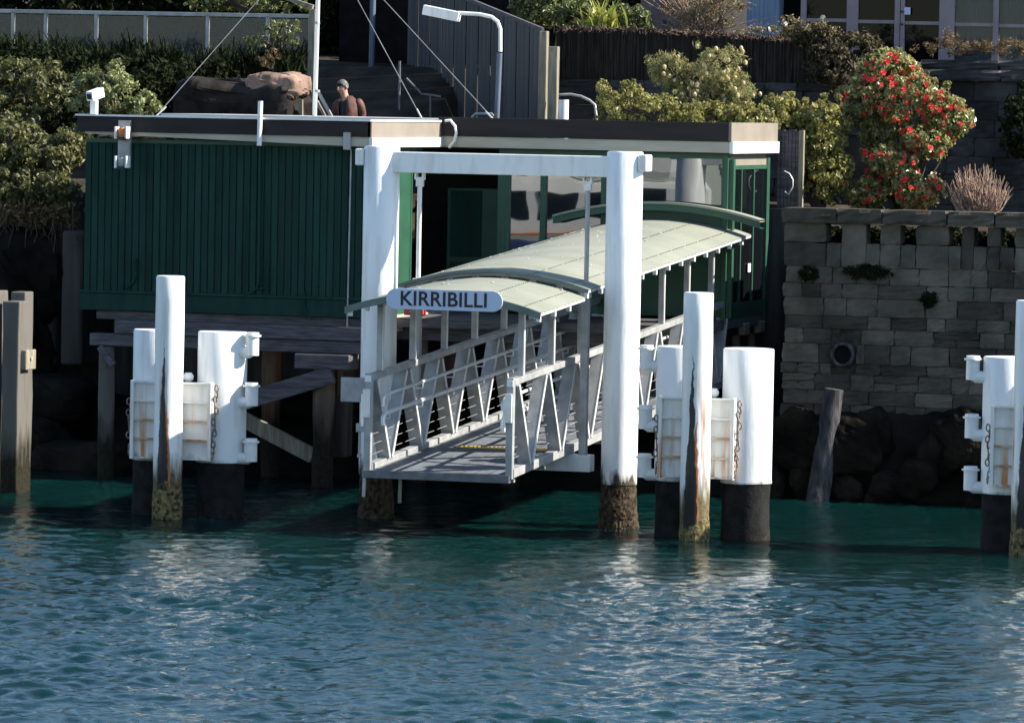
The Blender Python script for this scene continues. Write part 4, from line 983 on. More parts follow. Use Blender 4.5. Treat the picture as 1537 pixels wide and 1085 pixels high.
# mast on the roof with guy wires
ms = thing('roof_mast', 'slim white mast on the shed roof held by three guy wires', 'mast', (A(475, 180, 9.2).x, 9.2, ZRT-.02))
mt = A(480, -104, 9.2); mb_ = A(472, 181, 9.2); MB().path([(mb_.x, 9.2, ZRT-.03), mb_, mt], .038, 12).build('pole', 'white', ms)
for py in (35, 137): q = A(476, py, 9.2); MB().tube((q.x, 9.2, q.z-.02), (q.x, 9.2, q.z+.02), .046, n=12).build('band', 'alu', ms)
for (px, py, Y) in ((234, 178, 6.5), (635, 181, 8.8), (745, 185, 9.6)):
    e = A(px, py, Y); MB().tube(mt, (e.x, e.y, ZRT-.01), .0075, n=6).build('guy_wire', 'steel_dark', ms)
    e2 = Vector(mt).lerp(e, .94); MB().tube(e2, (e.x, e.y, ZRT-.01), .014, n=6).build('turnbuckle', 'alu', ms)
# surveillance camera and navigation lights on the roof edge
cc = thing('security_camera', 'white box camera on a short white post at the left roof end', 'camera', A(141, 182, YB))
a = A(141, 182, YB); MB().b2((a.x-.05, YB-.05, ZRT-.04), (a.x+.05, YB+.05, A(141, 150, YB).z)).build('post', 'white', cc, .006)
h = A(143, 142, YB); rt_ = Matrix.Rotation(R(-18), 3, 'Z') @ Matrix.Rotation(R(14), 3, 'X')
MB().box(h, (.13, .30, .15), rt_).build('housing', 'white', cc, .01); MB().box(Vector(h)+rt_ @ Vector((0, -.153, 0)), (.08, .02, .08), rt_).build('lens', 'black', cc)
nl = thing('navigation_lights', 'orange and clear lanterns stacked on a grey bracket at the shed corner', 'lamp', A(185, 250, YB-.35))
a = A(178, 181, YB-.33); b = A(193, 252, YB-.33); MB().b2((a.x, YB-.345, b.z), (b.x, YB-.325, a.z)).build('bracket', 'alu', nl, .004)
MB().b2((b.x, YB-.35, b.z), (b.x+.02, YB-.28, a.z)).build('bracket_flange', 'alu', nl)
for (py, mm) in ((199, 'orange'), (243, 'alu')):
    z0_ = A(183, py, YB-.45); MB().lathe((z0_.x, YB-.45, z0_.z), [(.05, -.07), (.062, -.04), (.062, .04), (.05, .07)], 16).build('lens', mm, nl)
    for px in (175, 191):
        q = A(px, py, YB-.45); MB().b2((q.x-.018, YB-.52, q.z-.10), (q.x+.018, YB-.36, q.z+.09)).build('side_plate', 'white', nl, .01)
    MB().b2((z0_.x-.05, YB-.50, z0_.z-.12), (z0_.x+.05, YB-.38, z0_.z-.075)).build('base', 'black', nl)

# glass balustrade upper left
gb = thing('glass_balustrade', 'grey railed glass balustrade along the terrace at upper left', 'balustrade', (A(230, 60, 18).x, 18, 6.6))
a = A(-60, 16, 18.0); b = A(468, 25, 18.0); MB().bar(a, b, .06, .07, Vector((0, 1, 0))).build('top_rail', 'alu', gb, .006)
pxs = [-60, 20, 69, 145, 219, 312, 402, 466]
for i, px in enumerate(pxs):
    zt_ = A(px, 17+px*.017, 18.0); MB().b2((zt_.x-.03, 17.97, 5.9), (zt_.x+.03, 18.03, zt_.z-.02)).build('post', 'alu', gb)
    if i < len(pxs)-1:
        z2 = A(pxs[i+1], 20, 18.0); MB().b2((zt_.x+.04, 17.994, 6.1), (z2.x-.04, 18.006, zt_.z-.05)).build('glass_pane', 'glass_rail', gb)
tp = thing('terrace_post', 'weathered timber post with sloping cap rail beside the white mast', 'post', (A(466, 150, 16).x, 16, 5))
a = A(463, 14, 16); b = A(473, 14, 16); MB().b2((a.x, 16, 5.0), (b.x, 16.12, a.z)).build('post', 'timber_post', tp, .01)
MB().bar(A(412, -8, 16.06), A(470, 11, 16.06), .10, .07, Vector((0, 1, 0))).build('cap_rail', 'timber_post', tp)
pp = A(557, 110, 19.5); o = MB().path([(pp.x, 19.5, 5.5), (pp.x+.02, 19.5, 9.6)], .055, 12).build('dark_pole', 'pole_blue', None, loc=(pp.x, 19.5, 5.5)); tag(o, 'dull blue pole standing in the dark gap above the steps', 'pole')

# ================================================================== RIGHT-HAND TERRACES
tw = thing('terrace_wall', 'shaded grey stone terrace wall behind the red camellia', 'wall', (4, 15.6, 4.2))
TWY = 15.6; xL = A(1240, 200, TWY).x; xR = 12.0; z = 4.1; zc = A(1450, 122, TWY).z
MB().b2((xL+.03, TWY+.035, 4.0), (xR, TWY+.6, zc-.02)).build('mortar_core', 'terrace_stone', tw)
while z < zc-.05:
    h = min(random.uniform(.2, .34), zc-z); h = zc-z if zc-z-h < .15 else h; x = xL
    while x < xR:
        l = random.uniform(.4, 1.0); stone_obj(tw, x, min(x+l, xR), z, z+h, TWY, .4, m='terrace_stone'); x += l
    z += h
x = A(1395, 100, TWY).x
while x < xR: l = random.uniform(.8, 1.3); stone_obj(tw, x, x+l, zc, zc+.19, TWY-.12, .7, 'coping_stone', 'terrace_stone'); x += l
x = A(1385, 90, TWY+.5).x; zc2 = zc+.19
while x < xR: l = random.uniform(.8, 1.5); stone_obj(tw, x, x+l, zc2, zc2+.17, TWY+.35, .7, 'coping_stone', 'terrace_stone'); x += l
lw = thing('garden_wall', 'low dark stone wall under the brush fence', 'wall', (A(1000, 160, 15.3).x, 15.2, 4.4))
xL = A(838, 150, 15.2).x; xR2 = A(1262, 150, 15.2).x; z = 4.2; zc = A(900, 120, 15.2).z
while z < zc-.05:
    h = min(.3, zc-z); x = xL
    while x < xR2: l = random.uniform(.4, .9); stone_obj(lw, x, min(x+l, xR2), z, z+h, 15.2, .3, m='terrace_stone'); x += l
    z += h
bf = thing('brush_fence', 'dark brushwood fence of packed upright sticks behind the flowering shrub', 'fence', (A(1050, 120, 15.4).x, 15.4, zc))
g = np.random.default_rng(3); V = []; F = []; xa, xb = A(838, 100, 15.4).x, A(1258, 100, 15.4).x; n = 5200
X = g.uniform(xa, xb, n); 
for i in range(n):
    px = 838+(X[i]-xa)/(xb-xa)*420; ztop = A(px, np.interp(px, [838, 960, 1110, 1200, 1262], [44, 46, 56, 62, 50]), 15.4).z+g.normal()*.03
    zb_ = zc-.25; y = 15.4+g.uniform(-.07, .07); d = g.normal(size=2)*.018; w_ = g.uniform(.005, .011); b_ = len(V)
    V += [(X[i]-w_, y, zb_), (X[i]+w_, y-.006, zb_), (X[i]+w_*.7+d[0], y+d[1]-.006, ztop), (X[i]-w_*.7+d[0], y+d[1], ztop)]; F.append((b_, b_+1, b_+2, b_+3))
tag(mesh_np('brush_sticks', V, F, 'brush', bf), kind='stuff')
MB().b2((xa, 15.46, zc-.2), (xb, 15.52, A(1000, 60, 15.4).z-.12)).build('backing', 'brush', bf)
P = np.stack([g.uniform(xa, xb, 2600), 15.4+g.normal(size=2600)*.09, np.zeros(2600)], 1)
P[:, 2] = [A(838+(x-xa)/(xb-xa)*420, np.interp(838+(x-xa)/(xb-xa)*420, [838, 960, 1110, 1200, 1262], [44, 46, 56, 62, 50]), 15.4).z for x in P[:, 0]]+g.normal(size=2600)*.025
leaf_cloud('brush_capping', P, np.tile([0, 0, 1.], (2600, 1)), .11, .12, 'brush_top', bf, 4)
# house with mauve window frames
hs_ = thing('house', 'house with mauve window frames, dark panes and blue curtains at upper right', 'house', (A(1400, 80, 20).x, 20, 6.7))
HY = 20.0; HZ0, HZ1 = 6.5, 9.6
def hx(px): return A(px, 40, HY).x
MB().b2((hx(1130), HY+2.2, HZ0), (hx(1760), HY+2.4, HZ1)).build('room_wall', 'interior', hs_)
MB().b2((hx(1130), HY+.1, HZ1), (hx(1760), HY+3, HZ1+.2)).build('lintel', 'render_wall', hs_); MB().b2((hx(1130), HY+.1, 6.2), (hx(1760), HY+2.4, HZ0+.25)).build('sill_wall', 'render_wall', hs_)
MB().b2((hx(960), HY+.05, 6.3), (hx(1075), HY+.5, HZ1+.2)).build('pier', 'render_wall', hs_); MB().b2((hx(1120), HY+.02, 6.3), (hx(1168), HY+.4, HZ1)).build('pier', 'curtain', hs_)
cols = [(1202, 1210), (1271, 1288), (1343, 1351), (1352, 1358), (1410, 1433), (1491, 1499), (1545, 1560), (1620, 1632), (1700, 1715)]
for pa, pb in cols: MB().b2((hx(pa), HY-.04, HZ0), (hx(pb), HY+.10, HZ1)).build('window_frame', 'mauve', hs_, .006)
for i in range(len(cols)-1):
    xa_, xb_ = hx(cols[i][1]), hx(cols[i+1][0])
    if xb_-xa_ < .1: continue
    zt_ = A(cols[i][1], 30+(cols[i][1]-1200)*.03, HY).z
    MB().b2((xa_, HY-.02, zt_-.03), (xb_, HY+.07, zt_+.03)).build('transom', 'mauve', hs_)
    MB().b2((xa_, HY+.03, HZ0), (xb_, HY+.04, HZ1)).build('window_pane', 'glass_dark', hs_) if i < 4 else MB().b2((xa_, HY+.03, HZ0), (xb_, HY+.04, HZ1)).build('window_pane', 'glass_rail', hs_)
for pa, pb in ((1448, 1488), (1503, 1545)):
    m_ = MB(); V = []; F = []; xa_, xb_ = hx(pa), hx(pb); n = 40
    for i in range(n+1): x = xa_+(xb_-xa_)*i/n; y = HY+.22+.03*math.sin(i*1.3); V += [(x, y, HZ0), (x, y, HZ1)]
    for i in range(n): F.append((2*i, 2*i+2, 2*i+3, 2*i+1))
    mesh_np('curtain', V, F, 'curtain', hs_, smooth=True)
q = A(1362, 17, HY-.05); MB().box(q, (.11, .01, .13)).build('door_notice', 'sign_blue', hs_)
for py in (18, 37): q = A(1354, py, HY-.06); MB().tube(q, q+Vector((0, -.05, 0)), .02, n=8).build('door_knob', 'black', hs_)
# paling gate right of the building
pg = thing('paling_gate', 'weathered grey paling gate between the shed end and the green bush', 'gate', (A(1184, 310, 11.9).x, 11.9, 4.2))
a = A(1168, 195, 11.9); b = A(1200, 195, 11.9); n = 6; wv = (b.x-a.x)/n
for k in range(n): MB().b2((a.x+k*wv+.004, 11.9+random.uniform(-.01, .01), 4.0), (a.x+(k+1)*wv-.004, 11.93, a.z+random.uniform(-.02, .01))).build('paling', 'timber_grey', pg)
MB().b2((b.x+.005, 11.86, 4.0), (b.x+.08, 11.96, a.z)).build('gate_post', 'timber_post', pg)
MB().path([A(x, y, 11.8) for x, y in ((1177, 257), (1185, 261), (1190, 270), (1190, 280), (1184, 292), (1178, 288))], .012, 6).build('hose', 'alu_bright', pg)

# ================================================================== PLANTS
ivx = 0
shrub('shore_bush', 'sunlit olive bush at the left edge, upper left of the shed roof', 'bush', A(40, 190, 11.5), [blob(30, 110, 11.5, .42, .30, .5), blob(70, 130, 11.5, .35, .42, .5), blob(20, 170, 11.2, .5, .4, .5), blob(-60, 120, 11.5, .6, .5, .5)], 190, 46, .13, .085, .55, 'leaf_shore', 61, 'bushes left of the shed')
shrub('shore_bush', 'pale green bush rising behind the security camera', 'bush', A(165, 190, 11.0), [blob(122, 145, 11, .2, .36, .4), blob(175, 140, 11, .3, .42, .4), blob(172, 105, 11, .13, .16, .2), blob(140, 110, 11, .11, .14, .2), blob(215, 160, 11, .25, .25, .4)], 170, 46, .10, .065, .5, 'leaf_bush', 62, 'bushes left of the shed')
shrub('shore_bush', 'large bush overhanging the bank against the left end of the shed', 'bush', A(50, 290, 9.6), [blob(15, 215, 9.4, .5, .45, .6), blob(70, 235, 9.2, .48, .45, .5), blob(30, 280, 8.8, .6, .30, .5), blob(85, 285, 8.7, .38, .25, .4), blob(112, 210, 9.6, .22, .3, .4), blob(-70, 240, 9.2, .7, .6, .6)], 330, 52, .14, .085, .55, 'leaf_shore', 63, 'bushes left of the shed')
# hanging dead vines below it
dv = thing('dead_vines', 'tangle of dead brown vines hanging under the left bush', 'plant', A(60, 320, 8.7)); g = random.Random(5); mb = MB()
for k in range(150):
    px = g.uniform(-60, 118); s0 = A(px, g.uniform(300, 335), 8.7+g.uniform(-.3, .5)); pts = [s0]
    for j in range(5): pts.append(pts[-1]+Vector((g.uniform(-.12, .12), g.uniform(-.1, .06), -g.uniform(.04, .26))))
    mb.path(pts, [.009, .008, .007, .006, .005, .003], 4, False)
mb.build('stems', 'dead_stem', dv)
P, N = clumps([blob(30, 320, 8.6, .7, .22, .35), blob(95, 320, 8.6, .3, .2, .3)], 70, 26, .14, 66); leaf_cloud('dry_leaves', P, N-np.array([0, 0, .6]), .09, .3, 'leaf_dry', dv, 66)
# strappy hedge below the balustrade
def strappy(name, label, spots, m, nb, L, seed, group=None, wd=.022):
    b0 = spots[0]; th = thing(name, label, 'plant', b0, group); g = np.random.default_rng(seed); V = []; F = []
    for s_ in spots:
        for k in range(nb):
            az = g.uniform(0, 2*np.pi); l = L*g.uniform(.6, 1.2); lean = g.uniform(.15, .9); b = Vector(s_)+Vector((g.normal()*.12, g.normal()*.12, 0)); d = Vector((math.cos(az), math.sin(az), 0)); sd_ = Vector((-d.y, d.x, 0))*wd*g.uniform(.7, 1.3)
            i0 = len(V)
            for j in range(5):
                t = j/4; c = b+d*(l*lean*t*t*.9+.1*l*t)+Vector((0, 0, l*(t-.45*lean*t*t*1.3))); wj = sd_*(1-t*.85)*(.6 if j == 0 else 1); V += [tuple(c-wj), tuple(c+wj)]
            for j in range(4): F.append((i0+2*j, i0+2*j+1, i0+2*j+3, i0+2*j+2))
    mesh_np('leaves', V, F, m, th); return th
g = random.Random(8)
for k in range(7):
    px0 = -30+k*72
    strappy('strappy_hedge', 'clump of dark strappy leaves under the glass balustrade, number order left to right', [A(px0+g.uniform(-30, 40), g.uniform(84, 118)+(10 if k > 3 else 0), 17.4-g.uniform(0, 1.6)) for _ in range(16)], 'leaf_dark', 30, .52, 70+k, 'strappy plants under the balustrade', .028)['label'] = \
        ['clump of dark strappy leaves at the left edge under the balustrade', 'second clump of dark strappy leaves from the left, under the balustrade', 'dark strappy leaves under the balustrade, above the pale green bush', 'dark strappy leaves under the balustrade above the orange lantern',
         'dark strappy leaves midway along the balustrade, right of the guy wire foot', 'dark strappy leaves under the balustrade just left of the vent pipe', 'dark strappy leaves under the balustrade above the sandstone boulder'][k]
shrub('dark_shrub', 'deep green shrub filling the bank between the bushes and the balustrade', 'bush', A(150, 130, 15.0), [blob(60, 112, 15, 1.2, .45, .5), blob(200, 116, 15, 1.0, .40, .5), blob(300, 122, 15, .8, .36, .4), blob(240, 150, 14, .7, .5, .4), blob(80, 160, 13.5, 1.0, .6, .5)], 420, 40, .17, .09, .5, 'leaf_dark', 80, None)
shrub('scrambling_shrub', 'thin olive shrub at the balustrade end beside the timber post', 'bush', A(415, 90, 16.5), [blob(395, 60, 16.5, .35, .3, .3), blob(430, 45, 16.5, .3, .25, .3)], 40, 24, .12, .07, .35, 'leaf_green', 81)
shrub('overhanging_tree', 'leafy branches overhanging the balustrade at the top edge', 'tree', A(380, 20, 19), [blob(330, -8, 19.2, .8, .3, .5), blob(420, -2, 19, .6, .28, .5), blob(280, -25, 19.5, .6, .3, .5)], 110, 34, .16, .09, .5, 'leaf_green', 82)
for k, (px, py, Y, w_, h_) in enumerate(((40, -40, 24, 2.6, 1.9), (260, -50, 25, 2.4, 2.1), (500, -20, 24.5, 2.0, 2.4), (700, -40, 24, 1.9, 2.0), (860, -15, 22.5, 1.3, 1.1))):
    shrub('dark_tree', ['dark dense tree behind the left end of the balustrade', 'dark dense tree behind the middle of the balustrade', 'dark dense tree closing the gap above the steps', 'dark dense tree behind the corrugated fence', 'dark tree behind the brush fence, left of the house'][k], 'tree', A(px, 150, Y), [blob(px, py, Y, w_, h_, 1.2), blob(px+60, py+40, Y-.4, w_*.7, h_*.8, 1.0), blob(px-70, py+50, Y-.3, w_*.7, h_*.7, 1.0)], 420, 40, .28, .16, .5, 'leaf_dark', 90+k, 'dark trees along the skyline', r0=.14)
# right side
shrub('groundcover_shrub', 'small leaved olive shrub along the roof edge below the cream flowers', 'bush', A(1000, 190, 12.0), [blob(920, 165, 12, .28, .3, .3), blob(980, 168, 12, .45, .32, .35), blob(1060, 175, 12, .5, .26, .35), blob(1130, 178, 12, .45, .25, .35), blob(905, 135, 12, .06, .14, .1), blob(945, 140, 12, .22, .2, .2)], 300, 50, .10, .050, .6, 'leaf_olive', 100)
pt, P, N = shrub('protea_shrub', 'grey green shrub studded with cream cone flowers before the brush fence', 'bush', A(1060, 190, 12.9), [blob(1010, 110, 12.9, .32, .3, .35), blob(1080, 105, 12.9, .42, .42, .4), blob(1060, 150, 12.8, .6, .3, .4), blob(985, 95, 12.9, .2, .2, .2), blob(1110, 140, 12.8, .22, .3, .3)], 230, 60, .13, .075, .16, 'leaf_protea', 101)
def flower_mesh(kind):
    mb = MB()
    if kind == 'cone':
        mb.lathe((0, 0, 0), [(.018, -.05), (.038, -.02), (.042, .015), (.028, .045), (.008, .06)], 9, .08)
    else:
        for ring, (n, r, tilt) in enumerate(((6, .042, .25), (5, .028, .8))):
            for k in range(n):
                t = 2*math.pi*k/n+ring*.5; d = Vector((math.cos(t), math.sin(t), 0)); s_ = Vector((-d.y, d.x, 0))
                mb.add([d*.004, d*r*.7+s_*r*.5+Vector((0, 0, tilt*r*.5)), d*r*1.15+Vector((0, 0, tilt*r)), d*r*.7-s_*r*.5+Vector((0, 0, tilt*r*.5))], [(0, 1, 2, 3)])
        mb.lathe((0, 0, .008), [(.008, 0), (.010, .012), (.004, .02)], 6)
    return mb
def scatter_flowers(th, name, kind, m, P, n, seed, sc=(.8, 1.25), pick=None):
    mb = flower_mesh(kind); me = bpy.data.meshes.new(name); me.from_pydata(mb.v, [], mb.f); me.materials.append(MAT[m])
    g = np.random.default_rng(seed); L = wloc(th); cnt = 0
    view = np.array(CP); C = P.mean(0)
    sc_ = ((P-C)@((view-C)/np.linalg.norm(view-C)))+.25*(P-C)[:, 2]; order = np.argsort(-sc_)[:int(len(P)*.5)]
    used = []
    for i in g.permutation(order):
        if cnt >= n: break
        if any((P[i]-u)@(P[i]-u) < .0065 for u in used): continue
        used.append(P[i]); o = bpy.data.objects.new(name, me); COL.objects.link(o); o.parent = th; d = (view-P[i]); d = d/np.linalg.norm(d)
        p = Vector(P[i]+d*.05)-L; o.location = p; s_ = g.uniform(*sc); o.scale = (s_, s_, s_)
        if kind == 'cone': o.rotation_euler = (g.normal()*.3, g.normal()*.3, 0)
        else: o.rotation_euler = (Vector(d)+Vector(g.normal(size=3))*.5+Vector((.3, 0, .3))).to_track_quat('Z', 'Y').to_euler()
        cnt += 1
scatter_flowers(pt, 'cone_flower', 'cone', 'flower_cream', P, 70, 3, (.55, .9))
shrub('garden_bush', 'rounded yellow green bush between the shed end and the camellia', 'bush', A(1230, 330, 12.4), [blob(1180, 165, 12.6, .35, .25, .4), blob(1235, 190, 12.6, .42, .45, .45), blob(1245, 260, 12.4, .32, .5, .4), blob(1215, 225, 12.6, .3, .5, .4)], 420, 52, .12, .07, .6, 'leaf_olive', 102)
cm, P, N = shrub('camellia', 'large glossy camellia bush covered in red flowers above the sea wall', 'bush', A(1350, 345, 13.0),
    [blob(1335, 110, 13.4, .50, .36, .5), blob(1300, 145, 13.2, .48, .30, .5), blob(1370, 150, 13.0, .60, .40, .5), blob(1425, 175, 13.1, .36, .30, .4), blob(1390, 210, 12.9, .42, .25, .45), blob(1340, 245, 12.7, .42, .25, .4), blob(1375, 285, 12.6, .38, .32, .4), blob(1300, 290, 12.8, .38, .25, .4), blob(1330, 190, 13.4, .5, .4, .3)], 900, 54, .115, .064, .6, 'leaf_camellia', 103, shell=(.7, 1.03), ntip=14)
scatter_flowers(cm, 'camellia_flower', 'rose', 'flower_red', P, 290, 4, (.85, 1.35))
tw_ = thing('twiggy_shrub', 'leafless pinkish twiggy shrub above the sea wall coping', 'bush', A(1467, 325, 9.2)); g = random.Random(3); mb = MB()
base = A(1468, 330, 9.2)
for k in range(190):
    ta = A(g.gauss(1467, 26), 0, 9.2).x; 
    u = g.uniform(-1, 1); v = g.uniform(.35, 1); tip = base+Vector((u*.56*(.5+.5*v), g.uniform(-.35, .35), .12+.78*v*math.sqrt(max(.1, 1-u*u*.75)))); b0 = base+Vector((g.uniform(-.12, .12), g.uniform(-.1, .1), 0))
    mid = b0.lerp(tip, .5)+Vector((u*.10, g.uniform(-.05, .05), -.03)); mb.path([b0, mid, tip], [.010, .008, .004], 5, False)
    for j in range(2):
        q = mid.lerp(tip, g.uniform(.1, .7)); mb.path([q, q+Vector((g.uniform(-.09, .09), g.uniform(-.06, .06), g.uniform(.06, .16)))], [.006, .003], 4, False)
mb.build('twigs', 'twig', tw_)
shrub('dark_shrub', 'dark green shrub at the right edge before the terrace wall', 'bush', A(1545, 250, 12.5), [blob(1545, 190, 12.5, .45, .6, .5)], 130, 44, .14, .08, .5, 'leaf_dark', 104)
shrub('clipped_hedge', 'brown tipped clipped hedge against the right end of the brush fence', 'hedge', A(1250, 130, 14.9), [blob(1250, 95, 14.9, .42, .42, .35), blob(1290, 65, 15.2, .4, .18, .3), blob(1220, 55, 15.0, .5, .14, .2)], 190, 44, .12, .065, .5, 'leaf_hedge', 105)
shrub('terrace_plants', 'low dry border plants on the terrace edge below the house windows', 'plant', A(1440, 85, 16.5), [blob(1430, 72, 16.5, .7, .13, .2), blob(1510, 70, 16.5, .5, .14, .2), blob(1420, 58, 16.7, .2, .15, .15)], 90, 34, .10, .06, .22, 'leaf_dry', 106, r0=.012)
fs_ = strappy('fern', 'bright yellow green fern above the left part of the brush fence', [A(905+g.uniform(-14, 16), 42, 16.4) for _ in range(5)], 'leaf_bright', 13, .55, 107, None, .04)
shrub('dark_shrub', 'glossy green shrub beside the bright fern above the brush fence', 'bush', A(950, 48, 17), [blob(860, 25, 17, .5, .3, .3), blob(950, 30, 17, .45, .2, .3), blob(810, 15, 17.5, .6, .35, .3)], 130, 40, .13, .085, .5, 'leaf_green', 108)
dt = thing('dry_shrub', 'pale dry twiggy shrub in front of the house pier', 'bush', A(1055, 60, 17.5)); mb = MB(); g = random.Random(13); base = A(1050, 62, 17.5)
for k in range(120):
    tip = base+Vector((g.gauss(0, .55), g.uniform(-.3, .3), g.uniform(.25, 1.25))); mid = base.lerp(tip, .5)+Vector((g.uniform(-.1, .1), 0, .05)); mb.path([base+Vector((g.uniform(-.3, .3), 0, 0)), mid, tip], [.010, .007, .003], 4, False)
mb.build('twigs', 'twig', dt); P, N = clumps([blob(1040, 20, 17.5, .65, .4, .3), blob(1090, 15, 17.5, .4, .35, .3)], 110, 26, .13, 109); leaf_cloud('dry_leaves', P, N, .06, .3, 'leaf_drygreen', dt, 109)
rs, P, N = shrub('rose_bush', 'thin garden rose with white blooms before the house windows', 'bush', A(1190, 70, 16.2), [blob(1180, 42, 16.2, .4, .18, .2), blob(1225, 45, 16.2, .35, .18, .2), blob(1130, 48, 16.2, .25, .14, .2)], 70, 24, .12, .05, .4, 'leaf_drygreen', 110, r0=.012)
scatter_flowers(rs, 'rose_bloom', 'rose', 'flower_white', P, 9, 5, (.8, 1.2))
shrub('wall_ivy', 'dark ivy growing behind the drain gaps of the sea wall', 'plant', (4, 8.6, 3.5), [((2.5+.6*k_, 8.35, 3.95), (.45, .2, .22)) for k_ in range(9)], 420, 40, .13, .07, .6, 'leaf_dark', 118, ntip=12, r0=.012)
# ferns clinging to the sea wall
for k, (px, py, w_) in enumerate(((1215, 410, .16), (1300, 408, .34), (1395, 450, .12))):
    shrub('wall_fern', ['small dark fern on the sea wall near the shed', 'largest dark fern patch on the sea wall below the drain gaps', 'sparse dark weed low on the sea wall courses'][k], 'plant', A(px, py, SWY), [blob(px, py, SWY-.03, w_, .11, .05)], int(190*w_)+10, 26, .07, .05, .4, 'leaf_dark', 120+k, 'weeds on the sea wall', ntip=3, r0=.006)

# ================================================================== PERSON
def person():
    PY = 13.6; hd = A(516, 133, PY); zf = 4.60
    th = thing('person', 'grey haired person in an open brown jacket over a dark shirt, looking down', 'person', (hd.x+.05, PY, zf))
    o = Vector((hd.x+.10, PY, zf))
    def skin(name, nodes, edges, m, sub=2):
        me = bpy.data.meshes.new(name); me.from_pydata([tuple(Vector(n[0])) for n in nodes], edges, []); ob = bpy.data.objects.new(name, me); COL.objects.link(ob); ob.parent = th
        off = o-wloc(th); 
        for v in me.vertices: v.co += off
        md = ob.modifiers.new('skin', 'SKIN'); md.use_smooth_shade = True; 
        for i, n in enumerate(nodes):
            r = n[1]; me.skin_vertices[0].data[i].radius = r if isinstance(r, tuple) else (r, r)
        me.skin_vertices[0].data[0].use_root = True
        sb = ob.modifiers.new('sub', 'SUBSURF'); sb.levels = sub; sb.render_levels = sub; me.materials.append(MAT[m]); return ob
    # body: pelvis, legs, torso leaning a little forward (towards the camera, to the left), bowed head
    hx, hy, hz = hd.x-o.x, 0, hd.z-zf
    nodes = [((0, 0, .92), .15), ((0, 0, 1.10), .14), ((-.01, -.02, 1.24), .12), ((-.02, -.03, 1.34), .09), ((-.05, -.06, 1.45), .05), ((hx+.015, -.09, hz-.03), .085), ((hx-.01, -.11, hz+.05), .085),
             ((.09, 0, .85), .10), ((.10, -.01, .48), .065), ((.10, .02, .09), .045), ((.11, -.12, .04), .04), ((-.09, 0, .85), .10), ((-.10, -.02, .48), .065), ((-.10, .01, .09), .045), ((-.12, -.13, .04), .04),
             ((.16, -.01, 1.35), .045), ((.27, .03, 1.12), .04), ((.22, -.08, .92), .038), ((.21, -.12, .84), .036), ((-.17, -.02, 1.34), .045), ((-.26, -.02, 1.11), .04), ((-.20, -.14, .93), .038), ((-.19, -.18, .86), .036)]
    E_ = [(0, 1), (1, 2), (2, 3), (3, 4), (4, 5), (5, 6), (0, 7), (7, 8), (8, 9), (9, 10), (0, 11), (11, 12), (12, 13), (13, 14), (3, 15), (15, 16), (16, 17), (17, 18), (3, 19), (19, 20), (20, 21), (21, 22)]
    for s_, b in ((1, 18), (-1, 22)):
        bx = Vector(nodes[b][0])
        for f, (ox, l) in enumerate(((-.024, .07), (-.008, .08), (.008, .075), (.024, .06))):
            i = len(nodes); nodes += [(tuple(bx+Vector((ox, -.02, -.05))), .009), (tuple(bx+Vector((ox, -.01, -.05-l)))  , .008)]; E_ += [(b, i), (i, i+1)]
        i = len(nodes); nodes += [(tuple(bx+Vector((-s_*.04, -.03, -.03))), .010), (tuple(bx+Vector((-s_*.045, -.045, -.07))), .009)]; E_ += [(b, i), (i, i+1)]
    skin('body', nodes, E_, 'skin')
    skin('trousers', [((0, 0, .95), (.17, .15)), ((.09, 0, .80), .115), ((.10, -.01, .48), .085), ((.10, .01, .10), .075), ((-.09, 0, .80), .115), ((-.10, -.02, .48), .085), ((-.10, .01, .10), .075)], [(0, 1), (1, 2), (2, 3), (0, 4), (4, 5), (5, 6)], 'shirt')
    skin('shirt', [((0, -.01, .93), (.165, .16)), ((0, -.02, 1.12), (.165, .16)), ((-.01, -.03, 1.30), (.18, .165)), ((-.03, -.04, 1.38), (.12, .11)), ((-.045, -.05, 1.44), (.07, .07))], [(0, 1), (1, 2), (2, 3), (3, 4)], 'shirt')
    # open jacket: two front panels, back and sleeves
    skin('jacket_sleeve', [((.11, -.01, 1.38), .105), ((.19, 0, 1.35), .10), ((.255, .01, 1.14), .068), ((.215, -.08, .95), .056)], [(0, 1), (1, 2), (2, 3)], 'jacket')
    skin('jacket_sleeve', [((-.13, -.02, 1.37), .10), ((-.20, -.02, 1.33), .095), ((-.265, -.02, 1.13), .07), ((-.21, -.12, .96), .058)], [(0, 1), (1, 2), (2, 3)], 'jacket')
    V = []; F = []; nz, na = 9, 30
    for i in range(nz):
        t = i/(nz-1); z = .84+.64*t; rx = np.interp(t, [0, .4, .8, .93, 1], [.22, .20, .205, .15, .09]); ry = np.interp(t, [0, .4, .8, .93, 1], [.205, .195, .195, .15, .09]); cx = np.interp(t, [0, 1], [0, -.025]); cy = np.interp(t, [0, 1], [0, -.04])
        half = np.interp(t, [0, .6, 1], [.42, .36, .55])
        for j in range(na):
            a_ = -math.pi/2+.25*-1+half+(2*math.pi-2*half)*j/(na-1); k_ = 1+.03*math.sin(j*1.9+i*.8); p = o+Vector((cx+rx*k_*math.cos(a_), cy+ry*k_*math.sin(a_), z)); V.append(tuple(p))
    for i in range(nz-1):
        for j in range(na-1): a_ = i*na+j; F.append((a_, a_+1, a_+1+na, a_+na))
    jk = mesh_np('jacket', V, F, 'jacket', th, smooth=True); sm = jk.modifiers.new('solid', 'SOLIDIFY'); sm.thickness = .018
    # face and hair
    hc = o+Vector((hx+.0, -.10, hz+.01)); tilt = Matrix.Rotation(R(-22), 3, 'Z') @ Matrix.Rotation(R(12), 3, 'X')
    def hp(x, y, z): return hc+tilt @ Vector((x, y, z))
    V = []; F = []; n = 16
